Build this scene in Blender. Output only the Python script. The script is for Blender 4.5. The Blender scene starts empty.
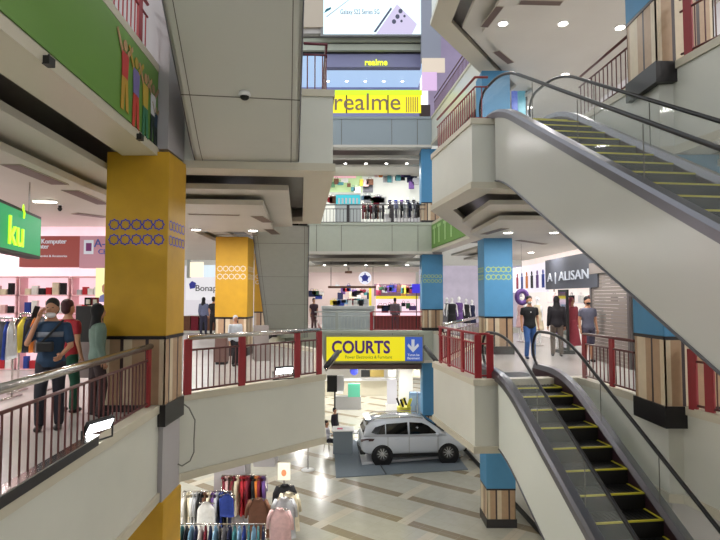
WORLD=1.5; EXPO=0.13; LK=0.54
import bpy, bmesh, math, random
from mathutils import Vector, Matrix
random.seed(7)
PI = math.pi
SC = bpy.context.scene
COL = SC.collection
F = 540.0; EYE = 6.8; TH = math.atan(27/540)
L1, L2, L3 = 5.08, 10.3, 15.5

def _ray(px, py):
    x = (px-360)/F; z = (270-py)/F
    return Vector((x, math.cos(TH)-z*math.sin(TH), math.sin(TH)+z*math.cos(TH)))
def W(px, py, z):
    """plan point (x, y) where the sight line through a photo pixel meets height z"""
    r = _ray(px, py); t = (z-EYE)/r.z
    return (r.x*t, r.y*t)
def D(px, py, y):
    r = _ray(px, py); t = y/r.y
    return Vector((r.x*t, y, EYE+r.z*t))

# ---------------------------------------------------------------- materials
MATS = {}
def mat(name, col, rough=.5, metal=0, spec=.5, emit=None, es=0, noise=0, alpha=None, trans=0, nscale=6, coat=0):
    if name in MATS: return MATS[name]
    m = bpy.data.materials.new(name); m.use_nodes = True
    nt = m.node_tree; b = nt.nodes['Principled BSDF']
    c = tuple((v/255)**2.2 for v in col)+(1,)
    if emit and es < 2: c = tuple(v*.3 for v in c[:3])+(1,)
    b.inputs['Base Color'].default_value = c
    b.inputs['Roughness'].default_value = rough
    b.inputs['Metallic'].default_value = metal
    b.inputs['Specular IOR Level'].default_value = spec
    if coat: b.inputs['Coat Weight'].default_value = coat; b.inputs['Coat Roughness'].default_value = .05
    if trans: b.inputs['Transmission Weight'].default_value = trans; b.inputs['IOR'].default_value = 1.1
    if alpha is not None: b.inputs['Alpha'].default_value = alpha
    if emit:
        b.inputs['Emission Color'].default_value = tuple((v/255)**2.2 for v in emit)+(1,)
        b.inputs['Emission Strength'].default_value = es
    if noise:
        tc = nt.nodes.new('ShaderNodeTexCoord'); n = nt.nodes.new('ShaderNodeTexNoise')
        n.inputs['Scale'].default_value = nscale; n.inputs['Detail'].default_value = 4
        r = nt.nodes.new('ShaderNodeValToRGB')
        r.color_ramp.elements[0].position = .3; r.color_ramp.elements[1].position = .7
        r.color_ramp.elements[0].color = tuple(v*(1-noise) for v in c[:3])+(1,)
        r.color_ramp.elements[1].color = tuple(min(1, v*(1+noise*.4)) for v in c[:3])+(1,)
        nt.links.new(tc.outputs['Object'], n.inputs['Vector'])
        nt.links.new(n.outputs['Fac'], r.inputs['Fac']); nt.links.new(r.outputs['Color'], b.inputs['Base Color'])
    MATS[name] = m
    return m

def math_node(nt, op, a, b=None):
    n = nt.nodes.new('ShaderNodeMath'); n.operation = op
    for i, v in enumerate((a, b)):
        if v is None: continue
        if isinstance(v, (int, float)): n.inputs[i].default_value = v
        else: nt.links.new(v, n.inputs[i])
    return n.outputs[0]

def floor_tiles():
    m = mat('polished cream tile', (206,196,176), .2, spec=.5)
    nt = m.node_tree; b = nt.nodes['Principled BSDF']
    tc = nt.nodes.new('ShaderNodeTexCoord'); mp = nt.nodes.new('ShaderNodeMapping')
    mp.inputs['Rotation'].default_value = (0, 0, math.radians(37))
    nt.links.new(tc.outputs['Object'], mp.inputs['Vector'])
    s = nt.nodes.new('ShaderNodeSeparateXYZ'); nt.links.new(mp.outputs['Vector'], s.inputs[0])
    u, v = s.outputs[0], s.outputs[1]
    fv = math_node(nt, 'FRACT', math_node(nt, 'DIVIDE', v, 1.75))
    band = math_node(nt, 'LESS_THAN', fv, .22)
    row = math_node(nt, 'FLOOR', math_node(nt, 'DIVIDE', v, 1.75))
    uo = math_node(nt, 'ADD', u, math_node(nt, 'MULTIPLY', row, 1.1))
    fu = math_node(nt, 'FRACT', math_node(nt, 'DIVIDE', uo, 3.0))
    dash = math_node(nt, 'LESS_THAN', fu, .88)
    tan = math_node(nt, 'MULTIPLY', band, dash)
    cross = math_node(nt, 'MULTIPLY', math_node(nt, 'GREATER_THAN', fu, .88), .5)
    g1 = math_node(nt, 'LESS_THAN', math_node(nt, 'FRACT', math_node(nt, 'DIVIDE', u, .6)), .012)
    g2 = math_node(nt, 'LESS_THAN', math_node(nt, 'FRACT', math_node(nt, 'DIVIDE', v, .675)), .012)
    g = math_node(nt, 'MAXIMUM', g1, g2)
    n = nt.nodes.new('ShaderNodeTexNoise'); n.inputs['Scale'].default_value = 3; n.inputs['Detail'].default_value = 6
    nt.links.new(tc.outputs['Object'], n.inputs['Vector'])
    def mix(f, a, bb):
        x = nt.nodes.new('ShaderNodeMix'); x.data_type = 'RGBA'
        if isinstance(f, float): x.inputs[0].default_value = f
        else: nt.links.new(f, x.inputs[0])
        for k, val in ((6, a), (7, bb)):
            if isinstance(val, tuple): x.inputs[k].default_value = val
            else: nt.links.new(val, x.inputs[k])
        return x.outputs[2]
    L = lambda c: tuple((q/255)**2.2 for q in c)+(1,)
    base = mix(n.outputs['Fac'], L((172,170,156)), L((192,190,178)))
    c1 = mix(cross, base, L((210,198,176)))
    c2 = mix(tan, c1, L((142,130,110)))
    c3 = mix(g, c2, L((170,166,150)))
    nt.links.new(c3, b.inputs['Base Color'])
    return m

# ---------------------------------------------------------------- mesh collector
class MB:
    def __init__(s): s.v = []; s.f = []; s.mi = []
    def add(s, vs, fs, mi=0):
        o = len(s.v); s.v += [tuple(v) for v in vs]
        s.f += [tuple(i+o for i in f) for f in fs]; s.mi += [mi]*len(fs)
        return s
    def box(s, x0, x1, y0, y1, z0, z1, mi=0, M=None):
        vs = [Vector(p) for p in ((x0,y0,z0),(x1,y0,z0),(x1,y1,z0),(x0,y1,z0),(x0,y0,z1),(x1,y0,z1),(x1,y1,z1),(x0,y1,z1))]
        if M is not None: vs = [M @ v for v in vs]
        return s.add(vs, [(0,3,2,1),(4,5,6,7),(0,1,5,4),(1,2,6,5),(2,3,7,6),(3,0,4,7)], mi)
    def prism(s, poly, z0, z1, mi=0):
        """vertical prism over a plan polygon"""
        n = len(poly)
        a = sum(poly[i][0]*poly[(i+1)%n][1]-poly[(i+1)%n][0]*poly[i][1] for i in range(n))
        if a < 0: poly = poly[::-1]
        vs = [(p[0],p[1],z0) for p in poly]+[(p[0],p[1],z1) for p in poly]
        fs = [tuple(range(n))[::-1], tuple(range(n, 2*n))]+[(i,(i+1)%n,(i+1)%n+n,i+n) for i in range(n)]
        return s.add(vs, fs, mi)
    def slab(s, pts, off, mi=0):
        """prism over any 3-D outline, extruded by vector off"""
        n = len(pts); off = Vector(off); pts = [Vector(p) for p in pts]
        vs = pts+[p+off for p in pts]
        fs = [tuple(range(n))[::-1], tuple(range(n, 2*n))]+[(i,(i+1)%n,(i+1)%n+n,i+n) for i in range(n)]
        return s.add(vs, fs, mi)
    def tube(s, pts, r, n=8, mi=0, closed=False, flat=1.0, caps=True):
        pts = [Vector(p) for p in pts]; N = len(pts)
        rr = r if isinstance(r, (list, tuple)) else [r]*N
        o = len(s.v); up0 = None
        for i, p in enumerate(pts):
            if closed: t = pts[(i+1)%N]-pts[i-1]
            else: t = pts[min(i+1, N-1)]-pts[max(i-1, 0)]
            t.normalize()
            a = Vector((0,0,1)) if abs(t.z) < .9 else Vector((0,1,0))
            if up0 is not None: a = up0
            u = t.cross(a)
            if u.length < 1e-4: u = t.cross(Vector((1,0,0)))
            u.normalize(); w = u.cross(t).normalized(); up0 = w
            for k in range(n):
                an = 2*PI*k/n
                s.v.append(tuple(p+u*math.cos(an)*rr[i]+w*math.sin(an)*rr[i]*flat))
        m = N if closed else N-1
        for i in range(m):
            j = (i+1) % N
            for k in range(n):
                k2 = (k+1) % n
                s.f.append((o+i*n+k, o+i*n+k2, o+j*n+k2, o+j*n+k)); s.mi.append(mi)
        if not closed and caps:
            s.f.append(tuple(o+k for k in range(n))[::-1]); s.f.append(tuple(o+(N-1)*n+k for k in range(n))); s.mi += [mi, mi]
        return s
    def lathe(s, prof, c=(0,0,0), n=20, mi=0, sx=1, sy=1, M=None):
        o = len(s.v)
        for (r, z) in prof:
            for k in range(n):
                a = 2*PI*k/n
                p = Vector((r*math.cos(a)*sx, r*math.sin(a)*sy, z))
                if M is not None: p = M @ p
                s.v.append((p.x+c[0], p.y+c[1], p.z+c[2]))
        for i in range(len(prof)-1):
            for k in range(n):
                k2 = (k+1) % n
                s.f.append((o+i*n+k, o+i*n+k2, o+(i+1)*n+k2, o+(i+1)*n+k)); s.mi.append(mi)
        s.f.append(tuple(o+k for k in range(n))[::-1]); s.f.append(tuple(o+(len(prof)-1)*n+k for k in range(n))); s.mi += [mi, mi]
        return s
    def ball(s, c, r, n=14, mi=0, M=None):
        if isinstance(r, (int, float)): r = (r, r, r)
        prof = [(max(1e-4, math.sin(PI*i/n)), -math.cos(PI*i/n)) for i in range(n+1)]
        S = Matrix.Diagonal((r[0], r[1], r[2])).to_4x4()
        if M is not None: S = M @ S
        return s.lathe(prof, c, n, mi, M=S)
    def build(s, name, m=None, parent=None, smooth=False, bevel=0, loc=None, mods=None):
        me = bpy.data.meshes.new(name); me.from_pydata(s.v, [], s.f)
        ms = m if isinstance(m, (list, tuple)) else [m]
        for x in ms: me.materials.append(x)
        for p, k in zip(me.polygons, s.mi): p.material_index = min(k, len(ms)-1)
        if smooth: me.polygons.foreach_set('use_smooth', [True]*len(me.polygons))
        me.update(); me.validate()
        o = bpy.data.objects.new(name, me); COL.objects.link(o)
        if parent: o.parent = parent
        if loc: o.location = loc
        if bevel:
            b = o.modifiers.new('Bevel', 'BEVEL'); b.width = bevel; b.segments = 2; b.limit_method = 'ANGLE'; b.angle_limit = .7
        return o

def recalc(o):
    bm = bmesh.new(); bm.from_mesh(o.data); bmesh.ops.recalc_face_normals(bm, faces=bm.faces); bm.to_mesh(o.data); bm.free()
    return o

def empty(name, label, cat, loc=(0,0,0), rz=0, group=None, kind=None):
    o = bpy.data.objects.new(name, None); COL.objects.link(o)
    o.location = loc; o.rotation_euler = (0,0,rz); o.empty_display_size = .2
    o['label'] = label; o['category'] = cat
    if group: o['group'] = group
    if kind: o['kind'] = kind
    return o
def tag(o, label, cat, group=None, kind=None):
    o['label'] = label; o['category'] = cat
    if group: o['group'] = group
    if kind: o['kind'] = kind
    return o
def struct(o, label=None, cat=None):
    o['kind'] = 'structure'
    if label: o['label'] = label
    if cat: o['category'] = cat
    return o
def kids(o): return [c for c in ALLKIDS.get(o.name, [])]
def dup(root, loc=None, rz=None, label=None, group=None, scale=None):
    def cp(o, par):
        c = o.copy(); COL.objects.link(c); c.parent = par
        for ch in [x for x in o.children]: cp(ch, c)
        return c
    r = cp(root, None)
    if loc is not None: r.location = loc
    if rz is not None: r.rotation_euler = (0,0,rz)
    if scale is not None: r.scale = (scale,)*3
    if label: r['label'] = label
    if group: r['group'] = group
    return r

def text(name, body, m, loc, size, rz=0, parent=None, ext=.01, align='LEFT', sx=1, bold=0, tilt=PI/2):
    c = bpy.data.curves.new(name, 'FONT'); c.body = body; c.size = size; c.extrude = ext; c.align_x = align
    c.offset = bold; c.resolution_u = 3
    c.materials.append(m)
    o = bpy.data.objects.new(name, c); COL.objects.link(o)
    o.location = loc; o.rotation_euler = (tilt, 0, rz); o.scale = (sx, 1, 1)
    dg = bpy.context.evaluated_depsgraph_get(); dg.update()
    me = bpy.data.meshes.new_from_object(o.evaluated_get(dg)); me.name = name
    o2 = bpy.data.objects.new(name, me); COL.objects.link(o2)
    o2.location = o.location; o2.rotation_euler = o.rotation_euler; o2.scale = o.scale
    bpy.data.objects.remove(o); bpy.data.curves.remove(c)
    if not me.materials: me.materials.append(m)
    if parent: o2.parent = parent
    return o2

def off_poly(pts, d):
    """offset an open plan polyline to its left by d (mitred)"""
    out = []
    P = [Vector(p) for p in pts]
    for i, p in enumerate(P):
        ns = []
        if i > 0: t = (P[i]-P[i-1]).normalized(); ns.append(Vector((-t.y, t.x)))
        if i < len(P)-1: t = (P[i+1]-P[i]).normalized(); ns.append(Vector((-t.y, t.x)))
        n = sum(ns, Vector((0,0))).normalized()
        k = max(.45, n.dot(ns[0]))
        out.append(tuple(p+n*(d/k)))
    return out
def ribbon(mb, a, b, z0, z1, mi=0):
    """solid strip between two plan polylines"""
    for i in range(len(a)-1):
        mb.prism([a[i], a[i+1], b[i+1], b[i]], z0, z1, mi)

# ---------------------------------------------------------------- palette
m_fascia = mat('painted fascia', (212,212,202), .28, spec=.5, noise=.05, nscale=1.2)
m_soffit = mat('painted soffit', (200,196,186), .6, noise=.04, nscale=1)
m_recess = mat('cove recess', (150,138,120), .8)
m_coping = mat('beige coping', (200,193,174), .4)
m_gal_floor = mat('gallery floor tile', (172,167,163), .24, noise=.06, nscale=2)
m_grey = mat('grey cladding', (172,178,172), .5, noise=.04)
m_greypanel = mat('escalator soffit panel', (208,208,201), .3, spec=.5)
m_seam = mat('panel seam', (105,102,94), .6)
m_wall = mat('white wall', (225,222,214), .6, noise=.03)
m_redrail = mat('red painted steel', (146,40,48), .4)
m_brownrail = mat('maroon painted steel', (92,50,48), .4)
m_chrome = mat('brushed steel tube', (190,185,180), .22, metal=1)
m_steel = mat('escalator steel', (112,112,118), .36, metal=.9)
m_dark = mat('black rubber', (16,15,18), .4)
m_black = mat('matt black', (22,22,24), .5)
m_yellow = mat('step safety yellow', (200,190,50), .5)
m_ywrap = mat('yellow fabric wrap', (198,152,36), .6, noise=.10, nscale=3)
m_bwrap = mat('blue fabric wrap', (76,138,182), .6, noise=.06, nscale=3)
m_woodA = mat('pale striped laminate', (210,194,166), .4, noise=.06, nscale=9)
m_woodB = mat('tan striped laminate', (176,146,116), .4, noise=.08, nscale=9)
m_woodC = mat('dark striped laminate', (58,44,46), .4)
m_plinth = mat('black plinth', (30,27,30), .35)
m_glass = mat('clear glass', (225,235,232), .04, alpha=.16, spec=.6)
m_smoke = mat('car window glass', (14,16,20), .05, spec=.8)
m_lamp = mat('downlight diffuser', (255,255,250), .5, emit=(255,246,232), es=12)
m_led = mat('led flood face', (255,255,255), .5, emit=(245,250,255), es=9)
m_white = mat('white plastic', (232,232,232), .4)
m_green = mat('green banner print', (104,148,66), .5, noise=.04, nscale=.8)
m_skin = mat('skin', (176,128,100), .55)
m_shop_lit = mat('shop light panel', (255,240,245), .5, emit=(255,232,236), es=3.0)
m_cloths = {}
# ================================================================ SLABS
# plan outlines; left galleries lie left of the edge line, walked from near to far
EDGE_L1_L = [(-2.55,-1.0),(-3.05,8.6),(-3.0,9.1),(-.74,11.45),(-1.25,17.0),(-3.2,20.0),(-3.6,26.0)]
EDGE_L2_L = [(-2.68,-1.0),(-3.17,8.6),(-3.17,9.0),(-.47,9.25),(-1.2,15.9),(-3.3,15.95),(-3.6,26.0)]
EDGE_R    = [(5.9,-1.0),(4.97,7.35),(4.82,8.16),(4.62,8.2),(4.60,9.2),(4.40,11.0),(2.74,10.75),(2.25,10.72),(1.82,13.5),(4.1,19.8),(3.5,26.0)]
EDGE_L3_R = [(2.6,-1.0),(2.15,8.0),(1.95,14.3),(4.5,18.2),(4.15,19.8),(3.5,26.0)]
XL, XR = -16.0, 16.0
def gallery(tagname, edge, z, side, outerx, mf=None):
    """one gallery: floor slab, fascia with coping and lip, stepped soffit"""
    sgn = 1 if side == 'left' else -1
    e = edge if side == 'left' else edge
    d = lambda k: off_poly(e, k*sgn)
    q0 = d(.06)
    poly = list(q0)+[(outerx, q0[-1][1]), (outerx, q0[0][1])]
    fl = MB().prism(poly, z-.9, z).build('floor_'+tagname, m_gal_floor)
    struct(recalc(fl))
    mb = MB()
    ribbon(mb, e, d(.10), z-1.20, z-.02)                      # fascia board
    f = struct(mb.build('trim_fascia_'+tagname, m_fascia))
    mb = MB(); ribbon(mb, d(-.03), d(.22), z-.02, z+.10)      # coping
    ribbon(mb, d(-.04), d(.5), z-1.33, z-1.20)                # lip and rim soffit
    struct(mb.build('trim_coping_'+tagname, m_coping))
    def inner(k, z0, z1, nm, m):
        q = d(k)
        if edge is EDGE_R:
            q = [(6.7,-1.0),(5.4,8.2),(5.2,11.5),(2.78,11.5),(2.75,14.4),(4.95,19.8),(4.4,26.0)] if k < 1 else [(7.2,-1.0),(6.0,8.5),(5.8,12.4),(3.2,12.4),(3.15,15.3),(5.45,20.0),(5.0,26.0)]
        pl = list(q)+[(outerx, q[-1][1]), (outerx, q[0][1])]
        struct(recalc(MB().prism(pl, z0, z1).build(nm, m)))
    return inner
g1 = gallery('left_lower', EDGE_L1_L, L1, 'left', XL)
g2 = gallery('left_upper', EDGE_L2_L, L2, 'left', XL)
g3 = gallery('right_lower', EDGE_R, L1, 'right', XR)
g4 = gallery('right_upper', EDGE_R, L2, 'right', XR)
g5 = gallery('right_top', EDGE_L3_R, L3, 'right', XR)
g6 = gallery('left_top', [(-2.55,-1.0),(-2.9,4.0),(-3.3,12.0),(-3.6,26.0)], L3, 'left', XL)
for g, z, nm in ((g1,L1,'a'),(g2,L2,'b'),(g3,L1,'c'),(g4,L2,'d'),(g5,L3,'e'),(g6,L3,'f')):
    g(.78, z-1.52, z-1.42, 'ceiling_step_'+nm, m_soffit)
    g(1.28, z-1.72, z-1.62, 'ceiling_plate_'+nm, m_soffit)
# far facade bands at 26 m
def facade_band(nm, x0, x1, ytop, ybot, y=26.0, m=None, dep=.4):
    a, b = D(x0, ytop, y), D(x1, ybot, y)
    return struct(MB().box(a.x, b.x, y, y+dep, b.z, a.z).build(nm, m or m_grey))
m_facade = mat('facade cladding', (176,182,168), .45, noise=.03)
for z, nm in ((L1,'lower'),(L2,'middle'),(L3,'upper'),(L3+5.2,'top')):
    struct(MB().box(-3.6, 3.5, 26.05, 46, z-.9, z).build('floor_far_'+nm, m_gal_floor))
    if nm == 'top': continue
    struct(MB().box(-3.6, 3.5, 25.98, 26.15, z-1.30, z-.02).box(-3.6,3.5,25.94,26.3,z-.02,z+.1).build('trim_far_fascia_'+nm, m_facade if nm != 'upper' else mat('blue-grey cladding', (140,152,158), .45)))
    mb = MB()
    mb.box(-3.6,3.5,25.94,26.5,z-1.42,z-1.30).box(-3.6,3.5,26.9,27.3,z-1.70,z-1.56).box(-3.6,3.5,27.7,46,z-1.95,z-1.84)
    struct(mb.build('ceiling_far_'+nm, m_soffit))
    g = MB()
    for x in (-2.1, -.9, 1.55, 2.8): g.box(x-.012, x+.012, 25.97, 25.985, z-1.3, z-.02)
    struct(g.build('trim_far_joints_'+nm, m_seam))
# ground
struct(MB().box(XL, XR, -2, 46, -.3, 0).build('floor_ground', floor_tiles()))
# side walls and back walls (shop lines)
struct(MB().box(XL, XL+.2, -1, 46, 0, 21).build('wall_left', m_wall))
struct(MB().box(XR-.2, XR, -1, 46, 0, 21).build('wall_right', m_wall))
struct(MB().box(XL, XR, 45.8, 46, 0, 21).build('wall_far', m_wall))
struct(recalc(MB().prism([(4.55,25.5),(5.35,13.5),(5.5,13.5),(4.7,25.5)], 0, L1-1.8).build('wall_ground_right', m_wall)))
struct(recalc(MB().prism([(4.5,25.5),(5.3,13.4),(5.35,13.4),(4.55,25.5)], 0, .16).build('baseboard_right', m_black)))

# ================================================================ COLUMNS
def star_band(mb, x0, x1, zc, face, y, n, r):
    """row of eight-pointed star outlines on a column face"""
    for i in range(n):
        c = x0+(x1-x0)*(i+.5)/n
        ring = []
        for k in range(16):
            a = 2*PI*k/16; rr = r if k % 2 == 0 else r*.80
            ring.append((math.cos(a)*rr, math.sin(a)*rr))
        vs = []
        for s_ in (1.0, .72):
            for (u, w) in ring:
                vs.append((c+u*s_, y, zc+w*s_) if face == 'y' else (y, c+u*s_, zc+w*s_))
        mb.add(vs, [(k, (k+1)%16, 16+(k+1)%16, 16+k) for k in range(16)])
def column(x0, x1, y0, y1, z, ztop, wrap, ring_m, label, wrap_label, stars=True, low=0):
    root = empty('column_cladding', label, 'column', ((x0+x1)/2, (y0+y1)/2, z), kind='thing')
    hx, hy = (x1-x0)/2, (y1-y0)/2
    MB().box(-hx-.03, hx+.03, -hy-.03, hy+.03, low, .24 if not low else .10).build('plinth', m_plinth, root)
    mb = MB()
    widths = [.09,.16,.05,.13,.20,.05,.16,.16]
    for face in range(4):
        L = 2*hx if face % 2 == 0 else 2*hy
        t = -L/2; i = face
        while t < L/2-.001:
            w = min(widths[i % 8]*1.0, L/2-t); mi = (0,1,2,0,1,2,1,0)[i % 8]
            if face == 0: mb.box(t, t+w, -hy, -hy+.02, .24 if not low else .10, 1.08, mi)
            if face == 2: mb.box(t, t+w, hy-.02, hy, .24 if not low else .10, 1.08, mi)
            if face == 1: mb.box(hx-.02, hx, t, t+w, .24 if not low else .10, 1.08, mi)
            if face == 3: mb.box(-hx, -hx+.02, t, t+w, .24 if not low else .10, 1.08, mi)
            t += w; i += 1
    mb.build('striped_base', [m_woodA, m_woodB, m_woodC], root)
    MB().box(-hx-.01, hx+.01, -hy-.01, hy+.01, 1.08, 1.13).build('dark_band', m_plinth, root)
    w = MB().box(-hx-.012, hx+.012, -hy-.012, hy+.012, 1.13, ztop-z).build('fabric_wrap', wrap, root, bevel=.012)
    if stars:
        zc = 1.13+(ztop-z-1.13)*.60
        s = MB()
        for dz in (.0, -.23):
            star_band(s, -hx+.04, hx-.04, zc+dz, 'y', -hy-.016, 5, .094)
            star_band(s, -hy+.04, hy-.04, zc+dz, 'x', hx+.016, 5, .09)
            star_band(s, -hy+.04, hy-.04, zc+dz, 'x', -hx-.016, 5, .09)
        s.build('star_pattern', ring_m, w)
    return root
m_starP = mat('purple star print', (70,70,176), .6)
m_starY = mat('lime star print', (176,200,90), .6)
m_starW = mat('pale star print', (214,205,190), .6)
shafts = [(-3.87,-2.94,8.2,9.0),(-4.25,-3.32,15.9,16.8),(-4.3,-3.4,22,22.9),(4.54,5.44,8.1,8.98),(3.76,4.60,16.3,17.15),(3.02,4.02,26.22,27.1)]
for i, (a,b,c,d_) in enumerate(shafts):
    zt = 20.8 if i in (0,3) else (14.2 if i in (4,5) else 9.2)
    segs = {0:((L1-1.34,L1-.22),(L2-1.22,L3-1.4)),3:((0,L1-.22),(L2-1.34,L2-.22)),4:((L1-1.34,L1),),5:((L1-1.34,L1),(L2-1.82,L2)),1:((0,L1),),2:((0,L1),)}[i]
    for z0, z1 in segs:
        k_ = .12 if i == 3 else .02
        struct(MB().box(a+k_,b-.02,c+k_,d_-.02,z0,z1).build('column_shaft', mat('grey column paint', (172,168,172), .5)))
cl = L2-1.72
column(*shafts[0], L1, L2-1.27, m_ywrap, m_starP, 'big yellow wrapped column with purple star bands at the near left railing', 'x', True, -.22)
column(*shafts[0], 0, L1-1.34, m_ywrap, m_starP, 'yellow wrapped column on the ground floor under the near left fascia', 'x', False)
column(*shafts[1], L1, cl, m_ywrap, m_starW, 'yellow wrapped column with pale star bands behind the middle railing', 'x')
column(*shafts[2], L1, cl, m_ywrap, m_starW, 'narrow yellow column half hidden behind the grey escalator underside', 'x')
column(*shafts[3], L1, L2-1.34, m_bwrap, m_starY, 'blue column with striped wood base beside the right escalator, partly behind the upper escalator', 'x', True, -.22)
column(*shafts[3], L2, L3-1.74, m_bwrap, m_starY, 'blue column with striped wood base on the upper floor at the top right railing', 'x', True, -.22)
column(*shafts[4], L1, cl, m_bwrap, m_starY, 'blue wrapped column with lime star bands left of the man in jeans', 'x')
column(*shafts[4], 0, L1-1.34, m_bwrap, m_starY, 'blue wrapped column with striped wood base and black plinth standing on the ground floor', 'x')
column(*shafts[4], L2, L3-1.74, m_bwrap, m_starY, 'blue wrapped column on the upper floor behind the upper escalator newel', 'x', False)
column(*shafts[5], L1, L2-1.43, m_bwrap, m_starY, 'distant blue wrapped column beside the central shopfronts', 'x')
column(*shafts[5], 0, L1-1.34, m_bwrap, m_starY, 'distant blue column on the ground floor behind the parked car', 'x', False)
column(*shafts[5], L2, L3-1.43, m_bwrap, m_starY, 'distant blue column at the right end of the upper clothes shop railing', 'x', False)

# ================================================================ RAILINGS
def railing(label, pts, z, h=1.0, sp=.15, posts=(), bar=m_brownrail, chrome=False, group=None, post_m=m_redrail, base=.10, mid=.80, rb=.011):
    root = empty('railing', label, 'railing', (pts[0][0], pts[0][1], z), group=group)
    o = Vector((pts[0][0], pts[0][1], 0))
    P = [Vector((p[0], p[1], 0))-o for p in pts]
    up = lambda k: [(p.x, p.y, k) for p in P]
    MB().tube(up(h), .045 if chrome else .026, 10).build('top_rail', m_chrome if chrome else bar, root, smooth=True)
    MB().tube(up(h*mid), .018, 8).build('middle_rail', bar, root, smooth=True)
    MB().tube(up(base+.05), .018, 8).build('bottom_rail', bar, root, smooth=True)
    n = 0
    for i in range(len(P)-1):
        a, b = P[i], P[i+1]; L = (b-a).length; k = max(1, int(L/sp))
        for j in range(k):
            q = a+(b-a)*((j+.5)/k)
            MB().tube([(q.x,q.y,base+.05),(q.x,q.y,h*mid)], rb, 6).build('baluster', bar, root); n += 1
    for (seg, t) in posts:
        a, b = P[seg], P[seg+1]; q = a+(b-a)*t; u = (b-a).normalized()
        M = Matrix.Translation((q.x,q.y,0)) @ Matrix.Rotation(math.atan2(u.y,u.x), 4, 'Z')
        MB().box(-.07,.07,-.02,.02,base-.02,h-.02,M=M).build('post', post_m, root, bevel=.004)
    return root
def ins(edge, k, side): return off_poly(edge, k if side == 'left' else -k)
e = ins(EDGE_L1_L, .12, 'left')
railing('maroon railing with steel handrail at the near left edge of the floor', [(-2.78,2.6),(-3.14,8.15)], L1, .98, .135, [(0,.0),(0,.985)], m_brownrail, True)
railing('red and maroon railing along the projecting middle left balcony', [(-2.90,9.16),(-.86,11.42)], L1, 1.03, .11, [(0,.0),(0,.36),(0,.80),(0,1)], m_brownrail, True)
railing('dark red railing along the far side of the middle left balcony', [(-.84,11.52),(-1.36,16.9)], L1, 1.03, .16, [(0,.03),(0,.12),(0,.3)], m_brownrail)
railing('dark maroon railing on the upper left balcony beside the hanging escalator', [(-1.0,9.38),(-.60,9.42),(-1.22,15.6)], L2, 1.0, .13, [], mat('plum painted steel', (98,36,50), .4))
railing('short red railing at the top left edge of the upper floor', [(-3.16,5.0),(-3.27,8.1)], L2, 1.0, .14, [(0,.9)], m_redrail)
railing('bright red railing at the corner of the right balcony beside the escalator', [(2.60,10.88),(2.36,10.88),(1.96,13.5)], L1, .98, .12, [(0,0),(0,1),(1,.35),(1,.7),(1,.95)], m_redrail)
railing('dark railing at the corner of the upper right balcony beside the escalator', [(2.62,10.86),(2.36,10.86),(1.96,13.5)], L2, 1.0, .14, [], mat('dull red steel', (140,62,62), .4))
railing('red railing between the lower escalator and the blue column on the right', [(4.50,10.9),(4.62,9.12)], L1, .98, .13, [(0,.0),(0,.58)], m_brownrail)
railing('maroon railing on the upper floor right of the upper escalator', [(4.50,10.9),(4.62,9.12)], L2, 1.0, .14, [], m_brownrail)
railing('red railing right of the striped column, cut by the frame edge', [(4.84,7.96),(5.04,7.35),(5.25,5.6)], L1, .98, .13, [(0,.04),(0,.45)], m_brownrail)
railing('maroon railing above the right fascia at the top right corner', [(4.84,7.96),(5.04,7.35),(5.25,5.6)], L2, 1.0, .13, [(0,.2)], m_brownrail)
railing('dark railing in front of the upper clothes shop in the centre', [(-2.2,26.2),(3.2,26.2)], L2, 1.0, .16, [(0,.3),(0,.7)], mat('dark steel', (58,52,56), .4), post_m=mat('dark steel', (58,52,56), .4))
railing('red railing in front of the brightly lit central shop above the yellow sign', [(.55,26.25),(3.2,26.25)], L1, 1.0, .16, [(0,0)], m_redrail)
railing('grey railing left of the red one above the yellow shop sign', [(-2.2,26.25),(.5,26.25)], L1, 1.0, .16, [(0,.4)], m_grey, post_m=m_grey)
railing('thin railing along the far right gallery of the top floor', [(3.62,25.9),(4.3,19.8),(4.65,18.3)], L3, 1.0, .18, [], m_brownrail)
railing('steel railing behind the right balcony near the blue columns', [(4.25,19.4),(2.15,14.0)], L1, 1.0, .25, [], m_brownrail, True)

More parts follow.
